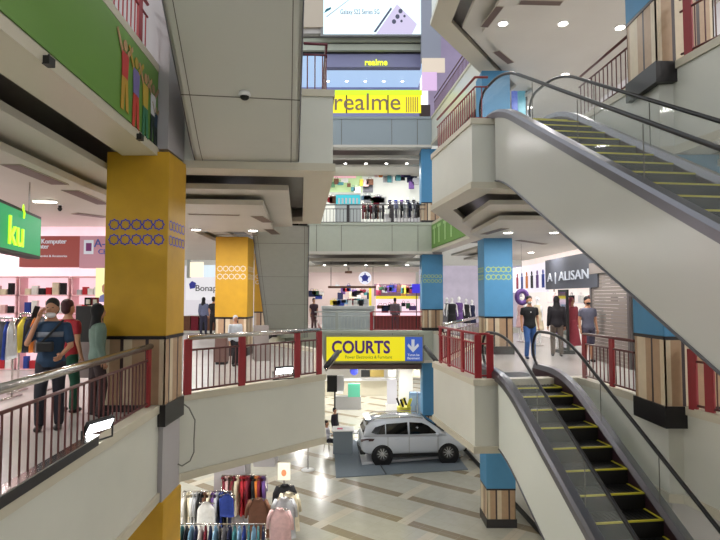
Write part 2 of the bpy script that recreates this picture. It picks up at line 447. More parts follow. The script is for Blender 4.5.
# ================================================================ ESCALATORS
def escalator(label, top, ang, s0, s1, clip=None, sheet=m_greypanel, drop=5.2, steps=True, flip=False, hw=.78, soff=m_greypanel, depth=1.17):
    """top: world point of the upper landing edge; ang: direction of descent (plan)"""
    root = empty('escalator', label, 'escalator', top, ang)
    run = drop/math.tan(math.radians(30))
    def raw(s): return 0 if s < 0 else (-drop if s > run else -s*drop/run)
    def zl(s): return sum(raw(s+q*.12) for q in range(-5, 6))/11
    N = 48
    S = [s0+(s1-s0)*i/N for i in range(N+1)]
    def zb(s):
        v = zl(s)-depth
        return max(v, clip) if clip is not None else v
    for sg in (-1, 1):                                        # side cladding
        mb = MB(); y = sg*hw
        for i in range(N):
            a, b = S[i], S[i+1]
            pts = [(a,y,zb(a)),(b,y,zb(b)),(b,y,zl(b)+.2),(a,y,zl(a)+.2)]
            mb.add(pts+[(p[0],p[1]-sg*.04,p[2]) for p in pts], [(0,1,2,3),(7,6,5,4),(0,4,5,1),(2,6,7,3)])
        mb.add([(S[0],y,zb(S[0])),(S[0],y-sg*.04,zb(S[0])),(S[0],y-sg*.04,.2),(S[0],y,.2)], [(0,1,2,3)])
        recalc(mb.build('side_panel', sheet, root))
        t = MB()                                              # edge trim under the panel
        t.tube([(s, y+sg*.005, zb(s)+.02) for s in S], .018, 6).build('lower_trim', m_steel, root)
    mb = MB(); sm = MB()
    for i in range(N):
        a, b = S[i], S[i+1]
        mb.add([(a,-hw,zb(a)),(b,-hw,zb(b)),(b,hw,zb(b)),(a,hw,zb(a)),(a,-hw,zb(a)+.03),(b,-hw,zb(b)+.03),(b,hw,zb(b)+.03),(a,hw,zb(a)+.03)], [(0,3,2,1),(4,5,6,7)])
    k = s0+.9
    while k < s1:
        sm.add([(k-.008,-hw,zb(k-.008)-.004),(k+.008,-hw,zb(k+.008)-.004),(k+.008,hw,zb(k+.008)-.004),(k-.008,hw,zb(k-.008)-.004)], [(0,3,2,1)]); k += 1.7
    for yy in (-hw+.12, hw-.12):
        for i in range(N):
            a, b = S[i], S[i+1]
            sm.add([(a,yy-.006,zb(a)-.004),(b,yy-.006,zb(b)-.004),(b,yy+.006,zb(b)-.004),(a,yy+.006,zb(a)-.004)], [(0,3,2,1)])
    so = mb.build('underside', soff, root)
    sm.build('panel_joints', m_seam, so)
    # decks and skirts
    T = [-1.3+(run+2.6)*i/70 for i in range(71)]
    for sg in (-1, 1):
        mb = MB()
        for i in range(70):
            a, b = T[i], T[i+1]
            def quad(y0, z0, y1, z1):
                mb.add([(a,sg*y0,zl(a)+z0),(b,sg*y0,zl(b)+z0),(b,sg*y1,zl(b)+z1),(a,sg*y1,zl(a)+z1)], [(0,1,2,3)])
            quad(hw+.01,.10,hw+.01,.22); quad(hw+.01,.22,hw-.03,.27); quad(hw-.03,.27,.56,.28); quad(.56,.28,.52,.18)
        recalc(mb.build('deck', m_steel, root))
        mb = MB()
        for i in range(70):
            a, b = T[i], T[i+1]
            mb.add([(a,sg*.52,zl(a)+.18),(b,sg*.52,zl(b)+.18),(b,sg*.515,zl(b)-.3),(a,sg*.515,zl(a)-.3)], [(0,1,2,3)])
        mb.build('skirt', mat('skirt panel', (52,34,40), .4), root)
        # glass balustrade with rounded newel ends
        R = .36; g = MB(); yl = sg*(hw-.145)
        tp = []
        for k in range(9):
            a = PI*.5+PI*.5*k/8
            tp.append((-1.0+math.cos(a)*R*1.0, .62+math.sin(a)*R))
        left = tp[::-1]
        right = [(run+2.0-p[0]-2.0+0.0, p[1]) for p in tp]
        topl = [(s, zl(s)+.98) for s in T if -1.0 < s < run+1.0]
        rr = [(run+1.0+math.cos(a)*R, -drop+.58+math.sin(a)*R) for a in [PI*.5-PI*.5*k/8 for k in range(9)]]
        outline = left+topl+rr
        ys = [p for p in outline]
        for i in range(len(ys)-1):
            p, q = ys[i], ys[i+1]
            zp = max(zl(p[0])+.28, -9); zq = zl(q[0])+.28
            vs = [(p[0],yl,min(zp,p[1])),(q[0],yl,min(zq,q[1])),(q[0],yl,q[1]),(p[0],yl,p[1])]
            g.add(vs, [(0,1,2,3)])
        g.build('glass_balustrade', m_glass, root)
        s = 1.2
        while s < run:
            MB().box(s-.004, s+.004, yl-.006, yl+.006, zl(s)+.28, zl(s)+.93).build('glass_joint', m_seam, root); s += 1.45
        low_l = [(-1.0+math.cos(a)*R, .58+math.sin(a)*R) for a in [PI*1.5-PI*.5*k/6 for k in range(7)]]
        low_r = [(run+1.0+math.cos(a)*R, -drop+.58+math.sin(a)*R) for a in [-PI*.5*k/6 for k in range(1,7)]]
        hp = [(-.9,.24)]+low_l[:-1]+left+topl+rr+low_r+[(run+.9,-drop+.24)]
        MB().tube([(p[0], yl, p[1]) for p in hp], .030, 8).build('handrail', m_dark, root, smooth=True)
    if steps:
        n = int((run+.8)/.4)
        for i in range(n):
            a = -.4+i*.4
            z = zl(a+.05); z2 = zl(a+.45)
            st = MB().box(a, a+.4, -.51, .51, z-.30, z-.012)
            st.box(a+.372, a+.402, -.51, .51, z-.022, z+.0, 1).box(a, a+.4, .485, .51, z-.012, z, 1).box(a+.396,a+.401,-.51,.51,z-.30,z-.022,2)
            for q in range(14):
                yy = -.45+q*.069
                st.box(a+.01, a+.35, yy, yy+.03, z-.012, z-.004, 0)
            st.build('step', [mat('step tread', (15,14,16), .5), m_yellow, mat('step riser', (14,10,13), .6)], root)
    for (a, b, z) in ((-1.9,-.4,.015), (run+.4, run+1.9, -drop+.015)):
        mb = MB().box(a, b, -.6, .6, z-.02, z)
        q = a+.08
        while q < b-.05: mb.box(q, q+.03, -.55, .55, z, z+.006); q += .07
        mb.build('landing_plate', m_steel, root)
    return root
dR = math.atan2(-.991, .132)
escalator('lower right escalator running down to the ground floor, black steps edged yellow', (3.41,10.5,L1), dR, -.15, 9.2, clip=-5.0, hw=.72, sheet=mat('white escalator side', (212,216,208), .3))
escalator('upper escalator on the right with big grey side panel crossing the right half', (3.41,10.5,L2), dR, -.15, 9.2, clip=None, hw=.72, sheet=mat('grey escalator side', (188,189,182), .22, spec=.6))
# hanging one at upper left: bottom landing on the upper left balcony
run = 5.2/math.tan(math.radians(30))
def place_bottom(bx, by, dirv):
    d = Vector(dirv).normalized(); return (bx-d.x*run, by-d.y*run), math.atan2(d.y, d.x)
(tx, ty), an = place_bottom(-1.93, 9.15, (-.135, 1))
escalator('escalator seen from below at the upper left, camera dome on its grey underside', (tx,ty,L3), an, 0, run+.0, sheet=m_greypanel, hw=.86, depth=1.3)
escalator('grey escalator underside descending behind the middle left balcony', (-2.37,15.95,L2), math.atan2(1,-.10), 0, 8.8, clip=-5.2, hw=.84, soff=m_grey, sheet=m_grey, depth=1.3)
# camera dome under the hanging escalator
def at_s(s, y=0, dz=-1.3):
    d = Vector((math.cos(an), math.sin(an))); n = Vector((-d.y, d.x))
    p = Vector((tx,ty))+d*s+n*y
    return (p.x, p.y, L3-s*5.2/run+dz)
px = at_s(run-1.35, -.05)
r = empty('camera_dome', 'small dark security camera dome under the upper left escalator', 'camera', px)
MB().lathe([(.085,.03),(.09,-.01),(.075,-.03)], n=20).build('housing', m_white, r, smooth=True)
MB().ball((0,0,-.03), (.07,.07,.055), 12).build('dome', m_black, r, smooth=True)
# ================================================================ PEOPLE
def _limb(mb, pts, rs, n=10, mi=0):
    mb.tube(pts, rs, n, mi)
    for p, r in zip(pts, rs): mb.ball(p, r, 8)
def remeshed(mb, vox, smooth=3):
    me = bpy.data.meshes.new('tmp'); me.from_pydata(mb.v, [], mb.f); me.update()
    o = bpy.data.objects.new('tmp', me); COL.objects.link(o)
    md = o.modifiers.new('r', 'REMESH'); md.mode = 'VOXEL'; md.voxel_size = vox
    if smooth:
        s = o.modifiers.new('s', 'SMOOTH'); s.factor = .5; s.iterations = smooth
    dg = bpy.context.evaluated_depsgraph_get(); dg.update()
    ev = o.evaluated_get(dg); m2 = ev.to_mesh()
    vs = [tuple(v.co) for v in m2.vertices]; fs = [tuple(p.vertices) for p in m2.polygons]
    ev.to_mesh_clear(); bpy.data.objects.remove(o); bpy.data.meshes.remove(me)
    r = MB(); r.add(vs, fs); return r
def torso(mb, k=1.0, z0=.86, z1=1.45, lean=0):
    prof = [(.84,.13,.10),(.92,.165,.115),(1.02,.145,.10),(1.10,.140,.098),(1.22,.160,.112),(1.34,.172,.112),(1.41,.165,.095),(1.45,.10,.075),(1.50,.056,.058)]
    prof = [p for p in prof if z0 <= p[0] <= z1]
    n = 16; o = len(mb.v)
    for z, a, b in prof:
        for i in range(n):
            t = 2*PI*i/n
            mb.v.append((math.cos(t)*a*k, math.sin(t)*b*k+lean*(z-.9), z))
    for j in range(len(prof)-1):
        for i in range(n):
            i2 = (i+1) % n
            mb.f.append((o+j*n+i, o+j*n+i2, o+(j+1)*n+i2, o+(j+1)*n+i)); mb.mi.append(0)
    mb.f.append(tuple(o+i for i in range(n))[::-1]); mb.f.append(tuple(o+(len(prof)-1)*n+i for i in range(n))); mb.mi += [0,0]
ARM_DOWN = lambda s: [(s*.185,0,1.39),(s*.225,.02,1.12),(s*.235,-.05,.87)]
ARM_FWD = lambda s: [(s*.185,0,1.39),(s*.22,.0,1.13),(s*.15,-.24,1.14)]
ARM_PHONE = lambda s: [(s*.185,0,1.39),(s*.26,-.10,1.16),(s*.125,-.13,1.50)]
LEG = lambda s, f=0: [(s*.09,0,.88),(s*.10,-.02-f*.10,.48),(s*.11,.0-f*.06,.08)]
LEG_SIT = lambda s: [(s*.09,0,.88),(s*.11,-.42,.86),(s*.12,-.40,.42)]
def person(label, loc, rz, shirt, pants, hair=(24,20,20), armL=None, armR=None, legs=None, scale=1.0, mask=None, hijab=None,
           sleeve=.5, dress=None, shoe=(30,28,30), logo=None, stripe=None, shorts=False, group=None, vox=.016):
    root = empty('person', label, 'person', loc, rz, group=group); root.scale = (scale,)*3
    aL = armL or ARM_DOWN(-1); aR = armR or ARM_DOWN(1)
    lg = legs or [LEG(-1, .5), LEG(1, -.5)]
    mb = MB(); torso(mb, .95, .80, 1.5)
    mb.tube([(0,.0,1.43),(0,-.005,1.54)], [.062,.054], 10)
    mb.ball((0,-.005,1.625), (.074,.094,.112), 14); mb.ball((0,-.035,1.565), (.052,.058,.055), 12)     # skull and jaw
    mb.ball((0,-.103,1.605), (.013,.018,.024), 8)                                                     # nose
    for s in (-1,1):
        mb.ball((s*.075,.0,1.61), (.012,.022,.032), 8)
        mb.ball((s*.035,-.083,1.565+.02), (.02,.014,.018), 8)
    for a in (aL, aR):
        _limb(mb, a, [.052,.040,.027])
        w = Vector(a[2]); d = (w-Vector(a[1])).normalized()
        mb.ball(w+d*.05, (.034,.028,.046), 10)
    for l in lg:
        _limb(mb, l, [.085,.056,.038])
    b = remeshed(mb, vox)
    for sg, a in ((-1, aL), (1, aR)):                                                                # five fingers each hand
        w = Vector(a[2]); d = (w-Vector(a[1])).normalized()
        side = d.cross(Vector((sg*1.0, .2, .1))).normalized(); palm = w+d*.07
        curl = Vector((-sg, 0, 0)) if abs(d.x) < .7 else Vector((0,-1,0))
        for k, ln in enumerate((.058,.070,.066,.050)):
            r0 = palm+side*(.026-.0175*k); 
            b.tube([r0, r0+d*ln*.55, r0+d*ln*.85+curl*.018, r0+d*ln*.9+curl*.036], [.009,.0085,.008,.006], 6)
        t0 = w+d*.03+side*.028
        b.tube([t0, t0+side*.022+d*.022, t0+side*.024+d*.052+curl*.012], [.011,.010,.007], 6)
    body = b.build('body', m_skin, root, smooth=True)
    e = MB()
    for s in (-1,1): e.ball((s*.031,-.088,1.632), (.012,.008,.006), 8)
    e.build('eyes', m_black, body)
    MB().tube([(-.022,-.0985,1.562),(0,-.102,1.560),(.022,-.0985,1.562)], .0045, 6).build('mouth', mat('lips', (130,70,66), .5), body) if not mask else None
    C = lambda c, r=.8: mat('cloth %d %d %d' % tuple(c), c, r, noise=.12, nscale=14)
    sm = MB(); torso(sm, 1.13, .84, 1.46)
    for a in (aL, aR):
        sh, el, wr = [Vector(q) for q in a]
        if sleeve <= 1: e2 = sh+(el-sh)*sleeve; _limb(sm, [sh*.98+Vector((0,0,.01)), e2], [.068,.062])
        else: _limb(sm, [sh, el, el+(wr-el)*.92], [.068,.055,.042])
    if dress: sm.tube([(0,0,1.0),(0,0,.65),(0,0,.22)], [.15,.22,.28], 18)
    so = remeshed(sm, vox).build('dress' if dress else 'shirt', C(shirt), root, smooth=True)
    if stripe:
        MB().lathe([(.192,1.24),(.196,1.31)], n=20, sy=.70).build('chest_stripe', C(stripe), so, smooth=True)
    if logo:
        MB().ball((.0,-.128,1.30), (.016,.008,.016), 8).build('shirt_print', C(logo), so)
    pm = MB(); torso(pm, 1.08, .80, 1.03)
    for l in lg:
        h, k, an_ = [Vector(q) for q in l]
        if shorts: _limb(pm, [h, k+(h-k)*.1], [.105,.09])
        else: _limb(pm, [h, k, an_+Vector((0,0,.02))], [.100,.075,.062])
    if not dress: remeshed(pm, vox).build('shorts' if shorts else 'trousers', C(pants), root, smooth=True)
    for l in lg:
        f = Vector(l[2]); MB().ball((f.x, f.y-.05, f.z-.04), (.045,.125,.042), 12).build('shoe', C(shoe, .5), root, smooth=True)
    if hijab:
        hm = MB(); hm.ball((0,.012,1.635), (.092,.105,.125), 14); hm.tube([(0,.02,1.60),(0,.03,1.48),(0,.01,1.34)], [.085,.10,.16], 14, flat=.75)
        remeshed(hm, vox).build('headscarf', C(hijab), root, smooth=True)
    else:
        hm = MB(); hm.ball((0,.020,1.680), (.086,.100,.088), 14); hm.ball((0,.045,1.61), (.082,.066,.09), 12)
        remeshed(hm, vox, 2).build('hair', C(hair, .6), root, smooth=True)
    if mask:
        mm = MB(); mm.ball((0,-.052,1.535 if 'phone' in label else 1.575), (.060,.062,.042), 12)
        mo = mm.build('face_mask', C(mask), root, smooth=True)
    return root

def plan(px, Y):                       # plan x for a pixel column at depth Y
    return (px-360)/F*Y/1.0
p1 = person('man talking on a phone behind the near left railing, blue shirt with grey band',
       (plan(53,7.1), 7.1, L1), .25, (28,54,80), (34,34,44), armL=ARM_PHONE(-1), armR=[(.185,0,1.39),(.25,-.05,1.12),(.20,-.28,1.02)],
       mask=(228,226,230), stripe=(112,118,128), sleeve=.7, scale=.97, vox=.013)
ph = MB().box(-.036,.036,-.005,.005,-.075,.075).build('phone_body', m_black)
tag(ph, 'dark phone held to the ear of the man in the blue shirt', 'phone'); ph.name = 'phone'
ph.location = (p1.location.x-.14, 7.1-.13, L1+1.53); ph.rotation_euler = (.2,.2,1.2)
bag = empty('crossbody_bag', 'black crossbody bag on the chest of the man with the phone', 'bag', (p1.location.x, 7.1, L1), .25)
MB().box(-.13,.07,-.185,-.125,1.02,1.15).build('pouch', m_black, bag, bevel=.02)
MB().tube([(.15,-.05,1.42),(.05,-.14,1.28),(-.08,-.16,1.13)], .014, 6).build('strap', m_black, bag)
person('person in a red and dark green top standing behind the man with the phone', (plan(69,8.1), 8.1, L1), 2.8, (150,32,44), (20,70,52), scale=.96, stripe=(180,220,200), hair=(60,18,26))
person('woman in a black headscarf and sage tunic just left of the near yellow column', (plan(99,7.9), 7.9, L1), 2.2, (112,134,124), (60,48,50), hijab=(24,24,28), sleeve=1.5, scale=.93)
person('woman with black headscarf and blue grey top at the distant left shop', (plan(204,25), 25, L1), 2.9, (96,104,132), (50,50,70), hijab=(20,18,24), sleeve=1.5, scale=.98, vox=.03)
person('person all in black beside the blue grey woman, partly behind the second yellow column', (plan(214,24.5), 24.5, L1), 2.9, (24,24,28), (20,20,24), scale=.99, vox=.03)
person('small person in white and pale blue behind the middle left railing', (plan(236,13.6), 13.6, L1), .6, (196,204,214), (34,30,36), legs=[LEG(-1,1.6),LEG(1,-1.2)], sleeve=1.5, scale=.72, hair=(200,200,205), vox=.025)
person('man in a black T-shirt, blue jeans and face mask walking to the lower escalator', (plan(529,15.2), 15.2, L1), 0.0, (20,20,24), (56,92,150), mask=(190,190,186), logo=(220,220,220), scale=1.0, legs=[LEG(-1,.8),LEG(1,-.6)], shoe=(44,60,90))
person('dark dressed person with black headscarf walking away beside the man in jeans', (plan(556,15.8), 15.8, L1), 3.0, (30,26,32), (96,84,76), hijab=(24,20,24), sleeve=1.5, scale=1.0, legs=[LEG(-1,-.6),LEG(1,.8)])
person('woman in a patterned red dress between the dark walker and the grey shirt man', (plan(571,17), 17, L1), .4, (150,60,72), (120,50,60), dress=True, sleeve=1.5, scale=.98, hijab=(170,90,100))
person('man in a grey T-shirt and shorts with black mask behind the right railing', (plan(587,14.4), 14.4, L1), 0.1, (92,92,108), (70,66,84), mask=(24,22,26), shorts=True, scale=.99, hair=(28,20,22))
person('person in a pale grey outfit beside the roller shutter on the right', (plan(622,14.6), 14.6, L1), 2.4, (150,156,166), (120,124,150), hijab=(150,150,150), sleeve=1.5, scale=.96)
person('shopper with dark hair at the far left end of the central balcony', (plan(314,27.5), 27.5, L1), .5, (70,50,60), (90,60,60), scale=.95, vox=.03)
person('person in a grey top leaning at the counter of the pink lit central shop', (plan(395,27.4), 27.4, L1), 2.9, (104,92,100), (80,60,66), sleeve=1.5, scale=.96, vox=.03)
px_, py_ = W(327, 455, .0)
person('person in a white shirt sitting at the grey booth desk on the ground floor', (px_-.05, 24.2, -.40), 1.3, (226,222,232), (26,26,34), legs=[LEG_SIT(-1),LEG_SIT(1)], armL=ARM_FWD(-1), armR=ARM_FWD(1), sleeve=1.5, scale=1.0, vox=.03)
person('dark dressed person standing at the booth behind the white shirt', (px_+.25, 25.4, 0), 1.0, (40,34,44), (26,24,30), sleeve=1.5, scale=.95, vox=.03)
st = empty('stool', 'small stool under the person in the white shirt', 'stool', (px_-.05, 24.2, 0))
MB().lathe([(.17,.40),(.18,.43),(.17,.45)]).build('seat', m_white, st)
for a in range(4): MB().tube([(math.cos(a*PI/2+.7)*.12, math.sin(a*PI/2+.7)*.12, .40),(math.cos(a*PI/2+.7)*.18, math.sin(a*PI/2+.7)*.18, 0)], .012, 6).build('leg', m_chrome, st)

# ================================================================ CAR
def make_car():
    ax, ay = W(382, 462, .12); bx, by = W(448, 460, .12)
    ang = math.atan2(by-ay, bx-ax)
    WB = math.hypot(bx-ax, by-ay)
    root = empty('car', 'white five-door SUV with black alloy wheels parked on the grey display mat', 'car', (0,0,.12), ang)
    k = WB/2.70
    n = Vector((math.sin(ang), -math.cos(ang)))                 # towards camera
    mid = Vector(((ax+bx)/2, (ay+by)/2)) - n*.80
    root.location = (mid.x, mid.y, .12); root.scale = (k,k,k)
    paint = mat('pearl white car paint', (200,206,216), .2, coat=.8, spec=.6)
    clad = mat('black car cladding', (20,20,24), .45)
    st = [(-2.20,.66,.48,.74,.90),(-2.14,.80,.36,.92,1.04),(-1.95,.86,.28,1.04,1.12),(-1.5,.885,.24,1.05,1.12),(-.8,.89,.22,1.02,1.08),(0,.89,.22,1.0,1.06),
          (.8,.89,.22,.98,1.04),(1.25,.885,.22,.97,1.05),(1.6,.87,.24,.92,1.02),(1.9,.84,.26,.86,.97),(2.1,.77,.30,.78,.89),(2.19,.64,.36,.68,.78)]
    mb = MB(); secs = []
    for x, w_, zb, zt, zc in st:
        half = [(0,zb),(w_*.80,zb),(w_*.96,zb+.10),(w_*.995,zb+.28),(w_,(zb+zt)/2+.08),(w_*.965,zt-.06),(w_*.92,zt),(w_*.80,zc-.01),(w_*.4,zc+.015),(0,zc+.02)]
        loop = [(x,-a,b) for a, b in half]+[(x,a,b) for a, b in half[-2:0:-1]]
        secs.append(loop)
    o = 0; m = len(secs[0])
    for s in secs: mb.v += s
    for i in range(len(secs)-1):
        for j in range(m):
            j2 = (j+1) % m
            mb.f.append((i*m+j, i*m+j2, (i+1)*m+j2, (i+1)*m+j)); mb.mi.append(0)
    mb.f.append(tuple(range(m))); mb.f.append(tuple((len(secs)-1)*m+j for j in range(m))[::-1]); mb.mi += [0,0]
    b = recalc(mb.build('body_shell', paint, root, smooth=True))
    sd = b.modifiers.new('s', 'SUBSURF'); sd.levels = 1; sd.render_levels = 2
    gh = [(-2.08,1.08,.78,.70),(-1.98,1.40,.80,.68),(-1.75,1.58,.83,.66),(-1.2,1.665,.85,.67),(-.5,1.69,.85,.67),(.1,1.665,.85,.66),(.45,1.60,.84,.64),(.95,1.32,.83,.68),(1.30,1.07,.80,.74)]
    mb = MB(); secs = []
    for x, zr, wb, wt in gh:
        half = [(0,.98),(wb,1.0),(wb-(wb-wt)*.5,(1.0+zr)/2),(wt,max(1.02,zr-.09)),(wt*.86,zr-.01),(0,zr+.02)]
        secs.append([(x,-a,c) for a, c in half]+[(x,a,c) for a, c in half[-2:0:-1]])
    m = len(secs[0])
    for s in secs: mb.v += s
    for i in range(len(secs)-1):
        for j in range(m):
            j2 = (j+1) % m
            mb.f.append((i*m+j, i*m+j2, (i+1)*m+j2, (i+1)*m+j)); mb.mi.append(0)
    mb.f.append(tuple(range(m))); mb.f.append(tuple((len(secs)-1)*m+j for j in range(m))[::-1]); mb.mi += [0,0]
    recalc(mb.build('cabin_shell', paint, root, smooth=True))
    def sy(x, z):                                               # cabin side y at height z
        for i in range(len(gh)-1):
            if gh[i][0] <= x <= gh[i+1][0]:
                t = (x-gh[i][0])/(gh[i+1][0]-gh[i][0]); zr = gh[i][1]*(1-t)+gh[i+1][1]*t; wb = gh[i][2]*(1-t)+gh[i+1][2]*t; wt = gh[i][3]*(1-t)+gh[i+1][3]*t
                return wb-(wb-wt)*max(0, (z-1.0)/max(.05, zr-.09-1.0))
        return .8
    wins = [[(-1.78,1.17),(-1.62,1.36),(-1.22,1.47),(-1.22,1.10),(-1.55,1.10)],[(-1.18,1.10),(-1.18,1.48),(-.30,1.53),(-.30,1.08)],[(-.22,1.08),(-.22,1.53),(.30,1.49),(.55,1.38),(.92,1.08)]]
    for sg in (-1, 1):
        for wn in wins:
            pts = [(x, sg*(sy(x,z)+.008), z) for x, z in wn]
            recalc(MB().slab(pts, (0, sg*.012, 0)).build('side_window', m_smoke, root))
    recalc(MB().slab([(1.22,-.68,1.13),(1.22,.68,1.13),(.50,.56,1.585),(.50,-.56,1.585)], (.02,0,.02)).build('windscreen', m_smoke, root))
    recalc(MB().slab([(-2.075,-.62,1.14),(-2.075,.62,1.14),(-1.86,.54,1.53),(-1.86,-.54,1.53)], (-.03,0,.01)).build('rear_window', m_smoke, root))
    MB().box(-1.98,-1.70,-.58,.58,1.60,1.64).build('rear_spoiler', paint, root, bevel=.015)
    for sg in (-1, 1):
        for cx in (-1.35, 1.35):
            a = MB().lathe([(.44,0),(.44,.02)], n=28, M=Matrix.Translation((cx, sg*.872, .26)) @ Matrix.Rotation(-sg*PI/2, 4, 'X'))
            recalc(a.build('wheel_arch', clad, root))
        MB().box(-.98,.98,min(sg*.86,sg*.90),max(sg*.86,sg*.90),.20,.34).build('sill_cladding', clad, root, bevel=.01)
        recalc(MB().slab([(-2.18,sg*.70,.90),(-1.92,sg*.885,.96),(-1.66,sg*.90,.95),(-1.72,sg*.895,.86),(-2.19,sg*.72,.80)], (0,sg*.012,0)).build('tail_lamp', mat('tail lamp', (70,44,46), .3), root))
        recalc(MB().slab([(2.16,sg*.66,.80),(1.80,sg*.862,.86),(1.78,sg*.864,.78),(2.17,sg*.68,.70)], (0,sg*.012,0)).build('headlamp', mat('headlamp', (190,200,210), .15), root))
        MB().tube([(-1.7,sg*.62,1.63),(-1.5,sg*.62,1.69),(0.0,sg*.62,1.72),(.35,sg*.60,1.66)], .02, 8).build('roof_rail', m_chrome, root, smooth=True)
        MB().ball((.88, sg*.98, 1.10), (.09,.11,.07), 12).build('door_mirror', paint, root, smooth=True)
        for hx in (-.75, .22): MB().box(hx-.09,hx+.09,min(sg*.885,sg*.912),max(sg*.885,sg*.912),.90,.93).build('door_handle', paint, root, bevel=.008)
        for sx_ in (-1.12, -.26, .92):
            MB().box(sx_-.006,sx_+.006,min(sg*.88,sg*.894),max(sg*.88,sg*.894),.36,1.0).build('door_gap', m_seam, root)
    MB().box(-2.22,-2.0,-.70,.70,.28,.46).build('rear_bumper', clad, root, bevel=.03)
    MB().box(2.05,2.20,-.60,.60,.28,.50).build('front_bumper', clad, root, bevel=.03)
    for cx in (-1.35, 1.35):
        for sg in (-1, 1):
            M = Matrix.Translation((cx, sg*.80, .345)) @ Matrix.Rotation(-sg*PI/2, 4, 'X')
            t = MB().lathe([(.22,-.10),(.31,-.11),(.345,-.07),(.345,.07),(.31,.105),(.23,.10),(.22,.04)], n=32, M=M)
            wh = recalc(t.build('wheel', m_dark, root, smooth=True))
            rm = MB().lathe([(.235,.02),(.235,.085),(.215,.09),(.205,.05)], n=32, M=M)
            for q in range(10):
                a = q*2*PI/10
                Mq = M @ Matrix.Rotation(a, 4, 'Z')
                rm.box(.03,.215,-.018,.018,.075,.098,0,Mq)
            rm.lathe([(.055,.05),(.055,.10),(.03,.11)], n=12, M=M)
            recalc(rm.build('rim', mat('machined alloy', (210,212,216), .25, metal=.7), wh))
            MB().lathe([(.22,.02),(.22,.03)], n=24, M=M).build('wheel_recess', m_dark, wh)
    return root
make_car()
# display mat and platform
a = [W(336,478,0), W(468,470,0)]
mb = MB().prism([a[0], a[1], (a[1][0]-.2, 26.0), (a[0][0]-.35, 26.0)], .0, .03)
tag(recalc(mb.build('display_carpet', mat('grey carpet', (112,122,132), .9, noise=.1, nscale=20))), 'grey carpet spread on the ground floor under the white car', 'carpet')
b = [W(362,465,.03), W(461,457,.03)]
mb = MB().prism([(b[0][0],b[0][1]), (b[1][0],b[1][1]), (b[1][0]-.05, 25.2), (b[0][0]-.2, 25.2)], .03, .12)
tag(recalc(mb.build('display_platform', mat('pale platform', (206,208,214), .5), bevel=.01)), 'low pale platform directly under the wheels of the white car', 'platform')
a0 = W(386,475,0)
tag(MB().tube([(a0[0],a0[1],.04),(a0[0]-.2,a0[1]+1.3,.04)], .02, 6).build('floor_cable', m_black), 'black cable lying across the grey carpet in front of the car', 'cable')
# booth desk
bd = empty('booth_desk', 'grey booth desk with a white top beside the rear of the car', 'desk', (D(343,440,24)[0], 24.0, 0))
mdk = mat('grey booth panel', (120,130,138), .6)
MB().box(-.42,.42,-.35,.35,.03,1.0).build('desk_body', mdk, bd, bevel=.01)
MB().box(-.48,.48,-.42,.42,1.0,1.05).build('desk_top', m_white, bd, bevel=.01)
br = empty('brochure_rack', 'small white brochure table between the grey desk and the car', 'rack', (D(356,440,24.6)[0], 24.6, 0))
for x in (-.3,.3):
    for y in (-.2,.2): MB().box(x-.02,x+.02,y-.02,y+.02,.03,.72).build('leg', m_white, br)
MB().box(-.36,.36,-.26,.26,.72,.76).build('table_top', m_white, br)
pm_ = tag(MB().box(-.12,.12,-.09,.09,0,.02).build('magazine', mat('pink print', (200,60,110), .5), loc=(D(340,440,24)[0], 23.9, 1.05)), 'pink and white leaflet lying on the booth desk', 'leaflet')
# stanchion
q = W(308,470,0)
s = empty('stanchion', 'grey post with a round base standing on the tiles below the middle balcony', 'stanchion', (q[0], q[1], 0))
MB().lathe([(.26,0),(.26,.02),(.10,.05),(.03,.06)], n=24).build('base', m_white, s, smooth=True)
MB().lathe([(.03,.05),(.03,.95),(.04,.96),(.04,1.02)], n=12).build('post', m_chrome, s, smooth=True)
# yellow bin with hazard striped flags, blue machines
q = D(404,405,27.5)
s = empty('yellow_bin', 'yellow cylindrical bin with black striped flaps standing behind the roof of the car', 'bin', (q.x, 27.5, 0))
MB().lathe([(.32,0),(.34,.9),(.36,1.3),(.33,1.32)], n=20).build('barrel', mat('yellow plastic', (226,214,60), .4), s, smooth=True)
mbb = MB()
for i in range(7):
    a_ = i*2*PI/7; M = Matrix.Translation((math.cos(a_)*.24, math.sin(a_)*.24, 1.3)) @ Matrix.Rotation(.35*(-1)**i, 4, 'Y')
    MB().box(-.05,.05,-.015,.015,0,.42,M=M).build('striped_flap', m_black if i % 2 else mat('yellow plastic', (226,214,60), .4), s)
for i, (xp, hh) in enumerate(((413,1.75),(421.5,1.75))):
    q = D(xp, 400, 29)
    s = empty('vending_machine', ('left' if i == 0 else 'right')+' one of two blue-grey upright machines behind the car', 'machine', (q.x, 29, 0))
    MB().box(-.20,.20,-.2,.2,0,hh).build('cabinet', mat('blue grey enamel', (112,140,172), .4), s, bevel=.02)
    MB().box(-.15,.15,-.215,-.2,.3,hh-.15).build('door_panel', mat('paler blue enamel', (136,160,188), .35), s)
    MB().box(.10,.12,-.24,-.215,.8,1.1).build('handle', m_chrome, s)
# ================================================================ CENTRAL SHOPS (y > 26)
def C3(name, c, r=.5, **k): return mat(name, c, r, **k)
def panel(name, x0, x1, yt, yb, Y, m, dep=.06, parent=None, bevel=0):
    a, b = D(x0, yt, Y), D(x1, yb, Y)
    return MB().box(a.x, b.x, Y, Y+dep, b.z, a.z).build(name, m, parent, bevel=bevel)
